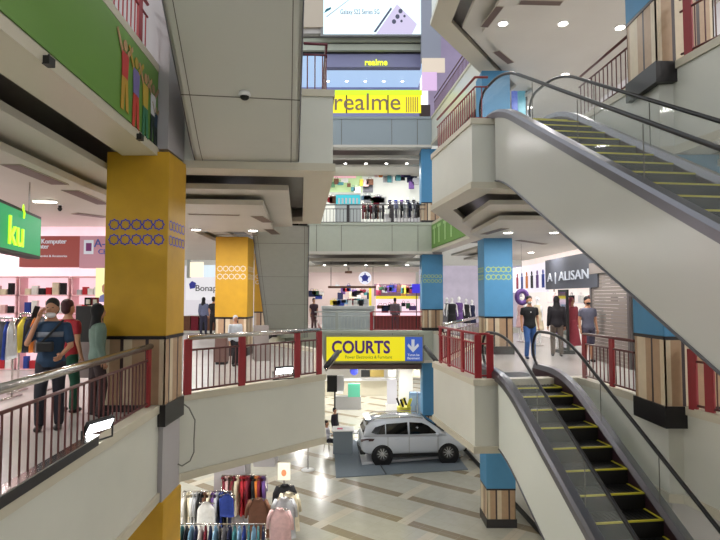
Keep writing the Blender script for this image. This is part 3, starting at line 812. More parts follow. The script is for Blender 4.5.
# ---- top: billboard
bb = empty('billboard', 'big lit white advertising screen showing a lilac phone at the top of the atrium', 'billboard', (D(372,33,25.9).x, 25.9, D(372,35,25.9).z))
def rel(o, root):
    o.location = -Vector(root.location); o.parent = root; return o
def rel_panel(root, name, x0, x1, yt, yb, Y, m, dep=.06, parent=None):
    a, b = D(x0, yt, Y), D(x1, yb, Y); L = Vector(root.location)
    return MB().box(a.x-L.x, b.x-L.x, Y-L.y, Y+dep-L.y, b.z-L.z, a.z-L.z).build(name, m, parent or root)
m_screen = mat('screen white', (225,245,250), .5, emit=(214,238,248), es=1.15)
rel_panel(bb, 'frame', 321, 423, -30, 36, 25.93, mat('screen frame', (120,122,124), .5), .15)
scr = rel_panel(bb, 'screen', 323.5, 421, -28, 34, 25.90, m_screen, .03)
def flat(root, name, pts, Y, m, parent=None, dep=.01):
    L = Vector(root.location); P = []
    for x, y in pts:
        d = D(x, y, Y); P.append((d.x-L.x, Y-L.y, d.z-L.z))
    return recalc(MB().slab(P, (0, dep, 0)).build(name, m, parent or root))
m_lil = mat('screen lilac', (196,186,220), .5, emit=(205,196,226), es=.8)
m_scrdk = mat('screen dark', (80,84,110), .5, emit=(80,84,110), es=.5)
flat(bb, 'printed_phone', [(397,4),(417,24),(412,34),(376,34)], 25.88, m_lil, scr)
flat(bb, 'phone_edge', [(391,7),(392,9),(376,32),(373.5,32)], 25.88, m_scrdk, scr)
for i, (x, y, r) in enumerate(((400.5,11,2.1),(397.5,16.5,2.1),(394,21.5,2.1),(404.5,16,1.2),(401.5,21,1.2))):
    flat(bb, 'camera_lens', [(x+math.cos(a*PI/6)*r, y+math.sin(a*PI/6)*r*1.1) for a in range(12)], 25.86, m_scrdk, scr)
flat(bb, 'line', [(348,0),(349,0),(327,17),(326,16.5)], 25.88, mat('screen grey', (170,180,186), .5, emit=(170,180,186), es=.6), scr)
flat(bb, 'teal_mark', [(326,9),(331,7),(331,9),(324,13)], 25.87, mat('screen teal', (20,110,130), .5, emit=(20,110,130), es=.4), scr)
p = D(340, 14, 25.86); L = Vector(bb.location)
text('lettering', 'Galaxy S22 Series 5G', m_scrdk, (p.x-L.x, p.y-L.y, p.z-L.z), .34, 0, scr, .005, sx=.66)
facade_band('wall_facade_pillar_left', 290, 323, -40, 27, 25.9, mat('beige facade', (176,164,148), .5))
facade_band('wall_facade_pillar_right', 421, 441, -40, 60, 25.7, mat('grey blue facade', (140,146,158), .5))
facade_band('trim_top_beam', 296, 440, 38, 41.5, 26.4, m_facade); facade_band('trim_top_gap_shade', 296, 440, 41.5, 44, 26.6, m_black)  # black strip paints the shade in the gap under the beam
facade_band('trim_top_beam_low', 296, 440, 44, 50, 26.5, m_facade); facade_band('trim_top_low_gap_shade', 296, 440, 50, 53, 26.7, m_black)  # second black strip, again painted shade below the lower beam
# ---- upper far shop with yellow banner
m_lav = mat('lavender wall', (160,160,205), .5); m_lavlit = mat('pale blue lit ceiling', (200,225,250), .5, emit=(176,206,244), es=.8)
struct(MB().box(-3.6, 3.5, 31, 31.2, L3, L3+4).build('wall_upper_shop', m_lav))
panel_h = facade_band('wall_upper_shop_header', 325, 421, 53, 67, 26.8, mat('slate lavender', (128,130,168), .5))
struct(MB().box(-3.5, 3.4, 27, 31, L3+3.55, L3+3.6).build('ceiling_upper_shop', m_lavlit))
s = empty('shop_sign', 'small lime illuminated lettering on the lavender header of the upper shop', 'sign', (D(376,62,26.75).x, 26.75, D(376,65,26.75).z))
m_lime = mat('lime letters', (225,240,70), .5, emit=(225,240,60), es=1.3)
text('lettering', 'realme', m_lime, (0,0,0), .42, 0, s, .03, 'CENTER', bold=.008)
s = empty('shop_banner', 'long yellow banner with large grey lettering hung on the upper shop railing', 'banner', (D(378,113,25.9).x, 25.9, L3))
rel_panel(s, 'banner_cloth', 330, 421, 95, 113, 25.92, mat('yellow banner', (236,226,40), .5, emit=(240,228,24), es=.95), .02)
rel_panel(s, 'lime_top_strip', 330, 422, 90, 95, 25.90, mat('lime strip', (200,250,30), .5, emit=(200,250,30), es=1.0), .06)
p = D(333, 110, 25.9)
text('lettering', 'realme', mat('grey letters', (128,108,92), .5), (p.x-s.location.x, -.02, p.z-L3), 1.2, 0, s, .01, sx=1.0, bold=-.0)
for i, x in enumerate((346.5, 388)): rel_panel(s, 'clip', x-.6, x+.6, 95, 113, 25.88, m_black, .02)
for i in range(6): rel_panel(s, 'printed_bar', 406+i*2.2, 407+i*2.2, 97, 112, 25.905, mat('brown print', (170,130,70), .5), .01)
s = empty('shop_sign', 'cream and pink lit sign box at the right of the upper shop', 'sign', (D(430,88,25.9).x, 25.6, D(430,90,25.6).z))
rel_panel(s, 'cream_panel', 422, 445, 58, 72, 25.6, mat('cream sign', (226,214,196), .5, emit=(226,210,190), es=.7), .1)
rel_panel(s, 'pink_panel', 422, 437, 72, 90, 25.6, mat('pink sign', (222,190,226), .5, emit=(214,180,222), es=.8), .1)
cab = MB().box(-.25,.25,-.2,.2,0,.85).build('dark_cabinet', mat('dark wood', (60,44,46), .5), loc=(D(427,110,25.75).x, 26.6, L3)); tag(cab, 'small dark cabinet at the right end of the yellow banner', 'cabinet')
cab.name = 'cabinet'
struct(MB().box(3.5, 6.4, 27.2, 27.3, L3, L3+11).build('wall_top_far_right', mat('lilac shop wall', (180,168,196), .5, emit=(170,156,190), es=.45, noise=.25, nscale=1.5)))  # wall glows by emission in place of shop lighting
# ---- middle far clothes shop
struct(MB().box(-3.6, 3.5, 30, 30.2, L2, L2+3.6).build('wall_middle_shop', mat('lit shop wall', (222,224,212), .6, emit=(214,216,206), es=.75)))  # shop lighting put into the wall colour as emission
s = empty('wall_display', 'pale green graphic panel on the back wall of the upper clothes shop', 'display', (0, 29.9, L2))
rel_panel(s, 'green_panel', 326, 362, 172, 192, 29.9, mat('pale green print', (180,206,150), .5, emit=(180,206,150), es=.8))
rel_panel(s, 'pink_panel', 334, 356, 167, 178, 29.85, mat('pink print panel', (236,180,190), .5, emit=(236,180,190), es=.8))
s = empty('lit_cabinet', 'cyan lit glass cabinet in the upper clothes shop', 'cabinet', (0, 27.6, L2))
rel_panel(s, 'cabinet_body', 335, 361, 194, 227, 27.6, C3('pale cabinet', (200,206,206)), .4)
rel_panel(s, 'cyan_front', 336, 360, 195, 204, 27.56, mat('cyan glow', (90,210,220), .4, emit=(60,190,205), es=.9), .03)
for i in range(6): rel_panel(s, 'display_item', 338+i*3.6, 340+i*3.6, 198, 203.5, 27.5, m_white, .05)
rnd = random.Random(3)
def garment_mesh(name, w, h, d, seed, sleeve=True):
    r_ = random.Random(seed); mb = MB(); n = 16; rows = 8; o = 0
    for j in range(rows+1):
        t = j/rows; z = -h*t
        ww = w*(.35+.65*min(1, t*5)) if t < .2 else w*(1.0+.18*t)
        dd = d*(.5+.7*t)
        for i in range(n):
            a = 2*PI*i/n; fold = 1+.12*math.sin(a*5+seed)*t
            mb.v.append((math.cos(a)*dd*fold, math.sin(a)*ww/2*fold, z))
    for j in range(rows):
        for i in range(n):
            i2 = (i+1) % n; mb.f.append((j*n+i, j*n+i2, (j+1)*n+i2, (j+1)*n+i)); mb.mi.append(0)
    mb.f.append(tuple(range(n))); mb.f.append(tuple(rows*n+i for i in range(n))[::-1]); mb.mi += [0,0]
    if sleeve:
        for sg in (-1, 1):
            mb.tube([(0,sg*w*.42,-.06),(.012,sg*w*.60,-.25),(.03,sg*w*.66,-.52)], [.05,.05,.042], 8)
        mb.tube([(-.045,-.07,.01),(-.06,0,-.03),(-.045,.07,.01)], [.02,.03,.02], 8)
    me = bpy.data.meshes.new(name); me.from_pydata(mb.v, [], mb.f); me.update()
    me.polygons.foreach_set('use_smooth', [True]*len(me.polygons)); me.materials.append(m_white)
    return me
G_MESH = [garment_mesh('garment', .46, .85, .045, 1), garment_mesh('garment', .40, .70, .05, 2, False), garment_mesh('garment', .48, 1.05, .05, 3)]
ORD = ['first','second','third','fourth','fifth','sixth','seventh','eighth','ninth','tenth','eleventh','twelfth','thirteenth','fourteenth','fifteenth','sixteenth','seventeenth','eighteenth','nineteenth','twentieth']
COLN = {'white':(225,224,220),'pale grey':(180,182,186),'black':(26,26,30),'maroon':(120,30,48),'red':(176,40,50),'pink':(214,176,176),'blue':(40,62,140),'pale blue':(130,170,200),'teal':(70,130,136),'cream':(220,208,180),'brown':(110,74,56),'grey':(110,110,116),'green':(70,110,80),'purple':(100,70,130),'orange':(210,120,50),'navy':(30,36,70),'yellow':(220,200,70)}
def cm(c): return mat('fabric '+c, COLN[c], .8, noise=.15, nscale=10)
def garment(col, loc, rz, label, group, k=0, scale=1.0, hanger=True):
    o = bpy.data.objects.new('garment', G_MESH[k % 3]); COL.objects.link(o)
    o.material_slots[0].link = 'OBJECT'; o.material_slots[0].material = cm(col)
    o.location = loc; o.rotation_euler = (0,0,rz); o.scale = (scale,)*3
    tag(o, label, 'garment', group)
    if hanger: MB().tube([(0,-.17,-.05),(0,0,.0),(0,0,.05)], .007, 6).build('hanger', m_chrome, o)
    return o
def clothes_rack(label, a, b, z, h, cols, where, group, kk=0, scale=1.0):
    a = Vector(a); b = Vector(b); d = b-a; L = d.length; ang = math.atan2(d.y, d.x)
    root = empty('clothes_rack', label, 'rack', ((a.x+b.x)/2, (a.y+b.y)/2, z), ang)
    MB().tube([(-L/2,0,h),(L/2,0,h)], .016, 8).build('rail', m_chrome, root, smooth=True)
    for s in (-1, 1):
        MB().tube([(s*L/2,0,h),(s*L/2,0,.03)], .016, 8).build('upright', m_chrome, root, smooth=True)
        MB().tube([(s*L/2,-.28,.03),(s*L/2,.28,.03)], .018, 8).build('foot', m_chrome, root, smooth=True)
    n = len(cols)
    for i, c in enumerate(cols):
        p = a+d*((i+.5)/n)
        garment(c, (p.x, p.y, z+h-.055), ang+rnd.uniform(-.25,.25), '%s garment hanging %s from the left on %s' % (c, ORD[i], where), group, rnd.randrange(3) if kk < 0 else kk, scale)
    return root
a = D(389,205,27.9); b = D(422,205,27.9)
clothes_rack('dark rail of clothes in the upper clothes shop', (a.x,27.9), (b.x,27.9), L2, 1.45, ['black','white','grey','white','black','pale grey','white','navy','white','grey','black','white'], 'the upper shop rail', 'clothes in the upper shop', 0, .9)
a = D(362,205,28.3); b = D(384,205,28.3)
clothes_rack('second rail of darker clothes in the upper clothes shop', (a.x,28.3), (b.x,28.3), L2, 1.45, ['maroon','brown','black','maroon','grey','black','brown','pale grey','black'], 'the middle rail of the upper shop', 'clothes on the second upper rail', 0, .9)
def mannequin(label, loc, rz, col, scale=1.0, base=True, group=None):
    root = empty('mannequin', label, 'mannequin', loc, rz, group); root.scale = (scale,)*3
    mb = MB(); torso(mb, .95, .80, 1.5); mb.tube([(0,0,1.46),(0,0,1.54)], .05, 10); mb.ball((0,0,1.62), (.07,.085,.105), 12)
    _limb(mb, [(.09,0,.86),(.1,0,.48),(.1,0,.08)], [.08,.055,.035]); _limb(mb, [(-.09,0,.86),(-.1,0,.48),(-.1,0,.08)], [.08,.055,.035])
    for s in (-1,1): _limb(mb, [(s*.19,0,1.38),(s*.24,.02,1.12),(s*.25,-.04,.86)], [.048,.038,.026])
    remeshed(mb, .03).build('figure', m_white, root, smooth=True)
    sm = MB(); torso(sm, 1.15, .80, 1.46); sm.tube([(0,0,.95),(0,0,.55)], [.17,.22], 14)
    remeshed(sm, .03).build('outfit', cm(col), root, smooth=True)
    MB().lathe([(.2,0),(.2,.03)], n=16).build('base', m_chrome, root)
    return root
for i, (px_, c) in enumerate(((390,'navy'),(396,'blue'),(402,'purple'),(408,'navy'),(414,'black'))):
    q = D(px_, 190, 29)
    mannequin('%s dressed display figure, %s from the left above the clothes rail of the upper shop' % (c, ORD[i]), (q.x, 29.2, L2+1.0), 0, c, .55, group='display figures of the upper shop')
sh = empty('shelf_unit', 'low white plinth under the row of display figures in the upper shop', 'shelf', (D(402,200,29.2).x, 29.2, L2))
MB().box(-.95,.95,-.2,.2,0,.96).build('plinth_block', m_white, sh); MB().box(-1.0,1.0,-.25,.25,.96,1.0).build('top', m_white, sh)
for i, (x, y, c) in enumerate(((335,184,'navy'),(354,184,'black'),(368,188,'grey'),(400,176,'black'),(412,178,'navy'),(388,178,'pale grey'),(343,172,'red'))):
    q = D(x, y, 29.92)
    o = MB().box(-.28,.28,0,.04,-.25,.25).build('poster', cm(c), loc=tuple(q)); tag(o, '%s square picture on the upper shop wall, %s in from the left' % (c, ORD[i]), 'poster', 'pictures on the upper shop wall')
# strips of small spot lamps on the shop ceilings
def spot(label, loc, group, r=.06, e_=None):
    root = empty('ceiling_light', label, 'light', loc, group=group)
    MB().lathe([(r*1.35,.0),(r*1.35,-.02),(r*1.05,-.025)], n=16).build('frame', m_white, root)
    MB().lathe([(r,-.02),(r,-.032)], n=16).build('diffuser', e_ or m_lamp, root)
    return root
m_spot = mat('shop spot lens', (255,255,255), .5, emit=(255,250,245), es=14)
for j, (z, ys, nm) in enumerate(((L2+3.36,(27.4,28.6,29.6),'upper clothes shop'),(L1+3.36,(27.4,29.5,31.5),'central shop'),(L3+3.52,(28.2,30),'lavender shop'))):
    for yi, y in enumerate(ys):
        for i in range(5):
            spot('small spot in the %s ceiling, row %s, %s from the left' % (nm, ('nearest','middle','rear')[yi], ORD[i]), (-1.8+i*1.05, y, z), 'spots of the '+nm, .07, m_spot)
# ---- lower central shop floor
struct(MB().box(-3.6, 3.5, 34, 34.2, L1, L1+3.5).build('wall_lower_shop', mat('warm shop wall', (224,200,190), .6, emit=(214,190,184), es=.5)))  # back wall emits a warm glow standing in for shop lamps
s = empty('round_sign', 'round white hanging sign with a blue emblem in the central shop', 'sign', tuple(D(365,278,26.9)))
M = Matrix.Rotation(PI/2, 4, 'X')
MB().lathe([(.30,-.04),(.32,0),(.30,.04)], n=28, M=M).build('disc', mat('white lit disc', (235,235,245), .5, emit=(235,235,250), es=.8), s)
MB().lathe([(.16,.05),(.16,.06)], n=20, M=M).build('blue_ring', mat('emblem blue', (60,70,180), .5), s)
mbq = MB()
for k in range(5): mbq.box(.03,.24,-.03,.03,.045,.055,0,M @ Matrix.Rotation(k*2*PI/5+.3, 4, 'Z'))
mbq.build('blue_emblem', mat('emblem blue', (60,70,180), .5), s)
MB().tube([(0,0,.32),(0,0,1.35)], .01, 6).build('rod', m_chrome, s)
s = empty('kiosk', 'kiosk with yellow lit beam, posters and pink walls in the middle of the central shop', 'kiosk', (D(396,300,29).x, 29, L1))
rel_panel(s, 'yellow_beam', 376, 418, 296, 299, 28.9, mat('yellow beam', (240,220,60), .5, emit=(240,220,60), es=.6), .3)
rel_panel(s, 'yellow_post', 369, 371.5, 286, 325, 28.9, mat('yellow beam', (240,220,60), .5), .2)
rel_panel(s, 'back_board', 374, 420, 284, 296, 29.3, mat('busy pink board', (170,130,150), .6, emit=(170,130,150), es=.3, noise=.4, nscale=3), .1)
rel_panel(s, 'lit_back', 376, 420, 299, 316, 29.8, mat('pink lit wall', (255,226,240), .5, emit=(255,222,238), es=.9), .1)
rel_panel(s, 'counter', 374, 422, 316, 332, 28.6, mat('dark red counter', (104,46,44), .5), .5)
rel_panel(s, 'violet_screen', 387, 397, 286, 292, 29.2, mat('violet screen', (120,90,230), .5, emit=(110,90,240), es=.8), .05)
rel_panel(s, 'orange_oval', 401, 406, 285, 296, 29.2, mat('orange print', (214,160,120), .5), .05)
rel_panel(s, 'pink_print', 376, 381, 285, 295, 29.2, mat('magenta print', (170,60,100), .5), .05)
s = empty('blue_screen', 'blue lit screen at the right edge of the central shop', 'screen', (D(417,290,28).x, 28, L1))
rel_panel(s, 'screen_face', 412, 421, 284, 293, 28, mat('blue screen', (70,60,200), .5, emit=(70,60,220), es=.8), .05)
rel_panel(s, 'screen_stand', 416, 417, 293, 328, 28.03, m_dark, .04)
s = empty('service_counter', 'long pale grey counter behind the grey railing of the central shop', 'counter', (D(348,320,27.2).x, 27.2, L1))
rel_panel(s, 'counter_front', 322, 374, 309, 331, 27.2, C3('pale grey panel', (176,186,188)), .5)
rel_panel(s, 'counter_top', 321, 375, 306, 309, 27.1, C3('grey top', (196,200,200)), .7)
for i in range(4):
    q = D(350+i*5.5, 306, 27.5); c = ('white','white','black','pale grey')[i]
    tag(MB().box(-.1,.1,-.08,.08,0,.3).box(-.07,.07,-.085,-.08,.04,.26).build('display_box', cm(c), loc=tuple(q), bevel=.01), '%s box on the grey counter, %s from the left' % (c, ORD[i]), 'box', 'boxes on the grey counter')
def glow_goods(px0, px1, y0, y1, Y, n, names, where, group, cat_='merchandise'):
    for i in range(n):
        x = px0+(px1-px0)*(i+.5)/n; y = rnd.uniform(y0, y1); c = rnd.choice(list(COLN)); q = D(x, y, Y)
        w_ = rnd.uniform(.08,.2); h = rnd.uniform(.15,.4)
        mb = MB().box(-w_,w_,-.05,.05,-h,0).tube([(-w_*.5,0,0),(-w_*.4,0,.1),(w_*.4,0,.1),(w_*.5,0,0)], .012, 6)
        o = mb.build(names, cm(c), loc=tuple(q), bevel=.02); tag(o, '%s %s, %s from left, %s' % (c, names.split('_')[-1], ORD[i], where), cat_, group)
glow_goods(336, 370, 284, 294, 29.5, 12, 'hanging_bag', 'in the left half of the central shop', 'bags hanging in the central shop', 'bag')
glow_goods(328, 334, 196, 199, 27.5, 3, 'counter_bag', 'on the far left counter of the upper shop', 'bags in the upper shop', 'bag')
glow_goods(364, 384, 195, 198, 27.7, 9, 'hanging_bag', 'above the middle rail of the upper shop', 'bags above the middle upper rail', 'bag')
glow_goods(330, 372, 178, 190, 29.7, 10, 'framed_product', 'across the green wall of the upper shop', 'products on the green wall', 'product')
glow_goods(374, 418, 168, 182, 29.7, 10, 'framed_product', 'high on the white wall of the upper shop', 'products on the white wall', 'product')
glow_goods(332, 369, 298, 301, 31.5, 14, 'hanging_shirt', 'behind the grey counter of the central shop', 'shirts behind the grey counter', 'shirt')
glow_goods(311, 322, 290, 303, 31.5, 5, 'hanging_shirt', 'at the far left of the central shop', 'shirts at the far left of the central shop', 'shirt')
glow_goods(376, 418, 285, 288, 29.0, 12, 'hanging_toy', 'along the top of the pink kiosk', 'toys on the kiosk', 'toy')
for i, (x0, x1, yt) in enumerate(((328,376,286),(345,352,271))):
    s = empty('hanging_beam', ('long brown' if i == 0 else 'short dark')+' suspended beam in the left half of the central shop', 'beam', (D(x0,yt,28).x, 28, D(x0,yt,28).z), kind='thing')
    rel_panel(s, 'beam_body', x0, x1, yt, yt+2.2, 28, mat('brown timber', (110,80,66), .6), .15)
    for xx in (x0+3, x1-3): rel_panel(s, 'hanging_rod', xx-.25, xx+.25, 262, yt, 28.05, m_black, .02)
glow_goods(378, 415, 302, 306, 28.6, 8, 'toy_bag', 'over the pink lit counter', 'bags over the pink counter', 'bag')
# ---- yellow shop sign on the lower far fascia
s = empty('shop_sign', 'long yellow shop sign with purple capital letters and blue arrow panel over the ground floor', 'sign', (D(374,361,25.8).x, 25.8, D(374,361,25.8).z))
rel_panel(s, 'frame', 325.5, 424, 335, 363, 25.84, mat('sign frame', (140,140,120), .5), .1)
pn = rel_panel(s, 'yellow_panel', 326.5, 405, 337, 361, 25.80, mat('sign yellow', (226,214,40), .5, emit=(226,212,30), es=.85), .04)
bp = rel_panel(s, 'blue_panel', 405, 422.5, 337, 361, 25.80, mat('sign blue', (50,80,160), .5, emit=(60,90,175), es=.8), .04)
m_pur = mat('purple letters', (82,40,140), .5); m_wt = mat('white letters', (235,240,250), .5, emit=(235,240,250), es=.4)
p = D(331.5, 353, 25.78) - s.location
text('lettering', 'COURTS', m_pur, tuple(p), .82, 0, pn, .015, sx=.87, bold=.022)
p = D(345, 358.5, 25.78) - s.location
text('small_lettering', 'Power Electronics & Furniture', mat('green letters', (60,110,60), .5), tuple(p), .21, 0, pn, .008, sx=.86)
def fl2(name, pts, parent): return flat(s, name, pts, 25.78, m_wt, parent, .02)
fl2('arrow', [(411.5,339.5),(414.5,339.5),(414.5,347),(418,343.5),(419,346),(413,352.5),(407.5,346),(408.5,343.5),(411.5,347)], bp)
for j, t in enumerate(('Turun ke','Basement')):
    p = D(413.5, 356+j*3.2, 25.78) - s.location
    text('small_lettering', t, m_wt, tuple(p), .15, 0, bp, .008, 'CENTER', bold=.004)
facade_band('trim_ground_beam', 300, 432, 365, 369, 26.6, mat('brown beam', (128,106,100), .6))
# ---- ground floor far part
s = empty('promotion_stand', 'white promotion standee on the ground floor behind the car', 'standee', (D(392,400,31).x, 31, 0))
rel_panel(s, 'panel', 387, 397, 379, 404, 31, C3('pale lilac board', (206,206,218)), .06); rel_panel(s, 'foot', 386, 398, 404, 417, 31.0, m_white, .3)
struct(MB().box(D(398,0,30).x, D(411,0,30).x, 30, 30.8, 0, L1-1.8).build('column_ground_far', m_wall))
s = empty('reception_counter', 'long low white counter at the far end of the ground floor', 'counter', (0, 37.5, 0))
rel_panel(s, 'counter_front', 325, 395, 381, 396, 37.5, C3('cream counter', (196,190,170)), .5); rel_panel(s, 'counter_top', 324, 396, 379.5, 381, 37.4, m_white, .7)
s = empty('illuminated_sign', 'small round blue sign hanging at the far end of the ground floor', 'sign', tuple(D(354,371,29)))
MB().lathe([(.2,-.03),(.22,0),(.2,.03)], n=20, M=M).build('disc', mat('emblem blue', (60,70,180), .5), s); MB().tube([(0,0,.2),(0,0,.6)], .012, 6).build('rod', m_chrome, s)
s = empty('display_screen', 'dark screens and cream boards along the top of the far ground floor shop', 'display', (0, 37, 0))
for i, (x0, x1, m_) in enumerate(((361,370,m_black),(370,384,C3('mustard board', (150,130,70))),(388,396,m_white),(409,420,C3('cream board', (220,206,170))))):
    rel_panel(s, 'board', x0, x1, 370, 377, 37, m_, .1)
    rel_panel(s, 'hanger', (x0+x1)/2-.2, (x0+x1)/2+.2, 366, 370, 37.03, m_chrome, .02)
s = empty('appliance', 'green and white appliance standing at the far left of the ground floor', 'appliance', (D(353,398,33).x, 33, 0))
rel_panel(s, 'green_box', 348, 360, 384, 397, 33, C3('sea green', (90,180,150)), .4); rel_panel(s, 'white_box', 336, 343, 376, 394, 32.8, m_white, .4); rel_panel(s, 'base', 334, 361, 397, 412, 33, C3('grey base', (150,150,150)), .6)
s = empty('speaker_stand', 'black loudspeaker on a stand below the end of the middle left balcony', 'speaker', (D(332,390,27).x, 27, 0))
rel_panel(s, 'cabinet', 327, 337, 376, 392, 27, m_black, .3); rel_panel(s, 'label', 337, 344, 376, 391, 27.05, m_white, .2); rel_panel(s, 'pole', 334, 335.5, 391, 434, 27.1, m_black, .05)
# ================================================================ LEFT GALLERY
# green banner on the upper left fascia with printed figures
def on_plane(px, py, p0, d):
    """point where the pixel ray meets the vertical plane through plan point p0 along plan direction d"""
    r = _ray(px, py); n = Vector((-d[1], d[0])); t = n.dot(Vector(p0))/(n.x*r.x+n.y*r.y)
    return Vector((r.x*t, r.y*t, EYE+r.z*t))
def plane_slab(name, pts, p0, d, m, off=(.02,0,0), parent=None, org=(0,0,0)):
    P = [on_plane(x, y, p0, d)-Vector(org) for x, y in pts]
    return recalc(MB().slab(P, off).build(name, m, parent))
P0 = Vector((-2.50, 0)); DL = Vector((-.50, 9.6)).normalized()
eL = lambda Y: -2.68-.49*(Y+1)/9.6
b = empty('green_banner', 'long green banner with printed dancing figures on the upper left fascia', 'banner', (eL(5)+.05, 5, L2-1.25))
mb = MB()
mb.add([(eL(y)+.03-b.location.x, y-5, z-b.location.z) for y, z in ((2.0,L2-1.17),(8.19,L2-1.17),(8.19,L2-.03),(2.0,L2-.03))]+
       [(eL(y)+.015-b.location.x, y-5, z-b.location.z) for y, z in ((2.0,L2-1.17),(8.19,L2-1.17),(8.19,L2-.03),(2.0,L2-.03))], [(0,1,2,3),(7,6,5,4),(0,4,5,1),(1,5,6,2),(2,6,7,3),(3,7,4,0)])
recalc(mb.build('banner_cloth', m_green, b))
def fig(y, z, h, cols):
    """little printed dancer, flat on the banner"""
    x = lambda yy: eL(yy)+.038-b.location.x
    def poly(pts, m_, nm):
        P = [(x(y+u*h), y+u*h-5, z+v*h-b.location.z) for u, v in pts]
        recalc(MB().slab(P, (.006,0,0)).build(nm, m_, b))
    poly([(-.10,.45),(.10,.45),(.13,.80),(-.12,.80)], cols[0], 'printed_torso')
    poly([(-.12,0),(-.03,0),(.02,.46),(-.10,.46)], cols[1], 'printed_leg'); poly([(.06,.02),(.15,0),(.10,.46),(.0,.46)], cols[1], 'printed_leg')
    poly([(-.12,.76),(-.30,1.0),(-.26,1.04),(-.08,.82)], cols[2], 'printed_arm'); poly([(.10,.76),(.28,.95),(.25,1.0),(.06,.82)], cols[2], 'printed_arm')
    poly([(math.cos(a*PI/4)*.07, .90+math.sin(a*PI/4)*.08) for a in range(8)], cols[2], 'printed_head')
Q = lambda c: mat('print %d %d %d' % c, c, .6)
for i, (y, z, h, cs) in enumerate(((6.85,L2-1.10,.95,((190,60,60),(190,150,60),(190,150,110))),(7.25,L2-1.2,1.0,((120,110,170),(200,70,60),(180,150,60))),
                       (7.62,L2-1.22,.95,((200,170,70),(60,120,90),(190,150,110))),(7.95,L2-1.2,.9,((220,220,225),(30,50,45),(170,140,110))),(8.08,L2-1.2,.6,((40,60,80),(30,40,40),(170,140,110))))):
    fig(y, z, h, [Q(c) for c in cs])
for i, (px_, py_) in enumerate(((57,53),(127,122))):
    Y = 4.95 if i == 0 else 7.35
    o = MB().box(-.035,.035,-.05,.05,-.05,.03).tube([(0,0,.02),(0,0,.06)], .01, 6).build('banner_clamp', m_black, loc=(eL(Y)+.07, Y, L2-1.29))
    tag(o, 'small black clamp under the green banner, %s of the two' % ('nearer the camera' if i == 0 else 'closer to the column'), 'clamp', 'clamps under the green banner')
# second green banner on the far right gallery fascia
b2 = empty('green_banner', 'green banner with pale letters on the far right fascia above the distant blue column', 'banner', (3.55, 25, L2-1.2))
e0, e1 = Vector((4.1,19.8)), Vector((3.5,26.0)); d = (e1-e0).normalized()
p_a = e0+d*.1; p_b = e1-d*.05; nrm = Vector((-d.y, d.x)); nrm = nrm if nrm.x < 0 else -nrm
q = [p_a+nrm*.03, p_b+nrm*.03, p_b+nrm*.05, p_a+nrm*.05]
mb = MB().prism([(v.x-3.55, v.y-25) for v in q], .02, 1.16); recalc(mb.build('banner_cloth', m_green, b2))
text('lettering', 'SALE', mat('pale green letters', (190,220,170), .6), (p_b.x+nrm.x*.07-3.55, p_b.y-25-.3, .25), .8, math.atan2(-d.y,-d.x), b2, .01) if False else None
for i, u in enumerate((.6,1.5,2.6,3.6)):
    c = p_b-d*u+nrm*.06; M = Matrix.Translation((c.x-3.55, c.y-25, .2)) @ Matrix.Rotation(math.atan2(d.y,d.x), 4, 'Z')
    MB().box(-.09,.09,-.005,.005,0,.85,M=M).box(-.30,.3,-.005,.005,.72,.85,M=M).build('printed_letter', mat('pale green letters', (170,205,140), .6), b2)
# ---- shops of the near left gallery
WY = 12.0
m_pinkwall = mat('pink lit shop wall', (250,225,232), .5, emit=(255,214,224), es=.85, noise=.3, nscale=2.5)  # pink shop light put into the wall itself as emission
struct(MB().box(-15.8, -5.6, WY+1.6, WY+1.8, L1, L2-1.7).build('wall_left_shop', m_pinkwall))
s = empty('shop_sign', 'reddish brown fascia sign with white lettering above the left shop', 'sign', (-7.2, WY, L1+2.3))
sg = rel_panel(s, 'sign_board', 20, 80, 236, 267, WY, mat('brown red sign', (150,70,62), .5, emit=(150,66,60), es=.6), .2)
p = D(41, 243.5, WY-.02)-s.location; text('lettering', 'Komputer', m_wt, tuple(p), .15, 0, sg, .01, sx=.9)
p = D(39, 248.5, WY-.02)-s.location; text('lettering', 'nter', m_wt, tuple(p), .14, 0, sg, .01, sx=.9)
p = D(39, 257, WY-.02)-s.location; text('small_lettering', 'Service & Accessories', m_wt, tuple(p), .07, 0, sg, .005)
s = empty('shop_sign', 'dusty pink sign with a square emblem and blue letters beside the yellow column', 'sign', (-6.0, WY, L1+2.3))
sg = rel_panel(s, 'sign_board', 80, 112, 236, 268, WY-.02, mat('dusty pink sign', (190,140,150), .5, emit=(184,130,142), es=.6), .2)
rel_panel(s, 'emblem_square', 84, 93, 240, 254, WY-.06, m_wt, .02, sg); rel_panel(s, 'emblem_core', 86, 91, 243, 251, WY-.08, mat('emblem purple', (120,40,110), .5), .02, sg)
p = D(94, 247, WY-.06)-s.location; text('lettering', 'A-net', mat('blue letters', (70,90,170), .5), tuple(p), .26, 0, sg, .01)
p = D(98, 254, WY-.06)-s.location; text('small_lettering', 'CELL', mat('blue letters', (70,90,170), .5), tuple(p), .16, 0, sg, .01)
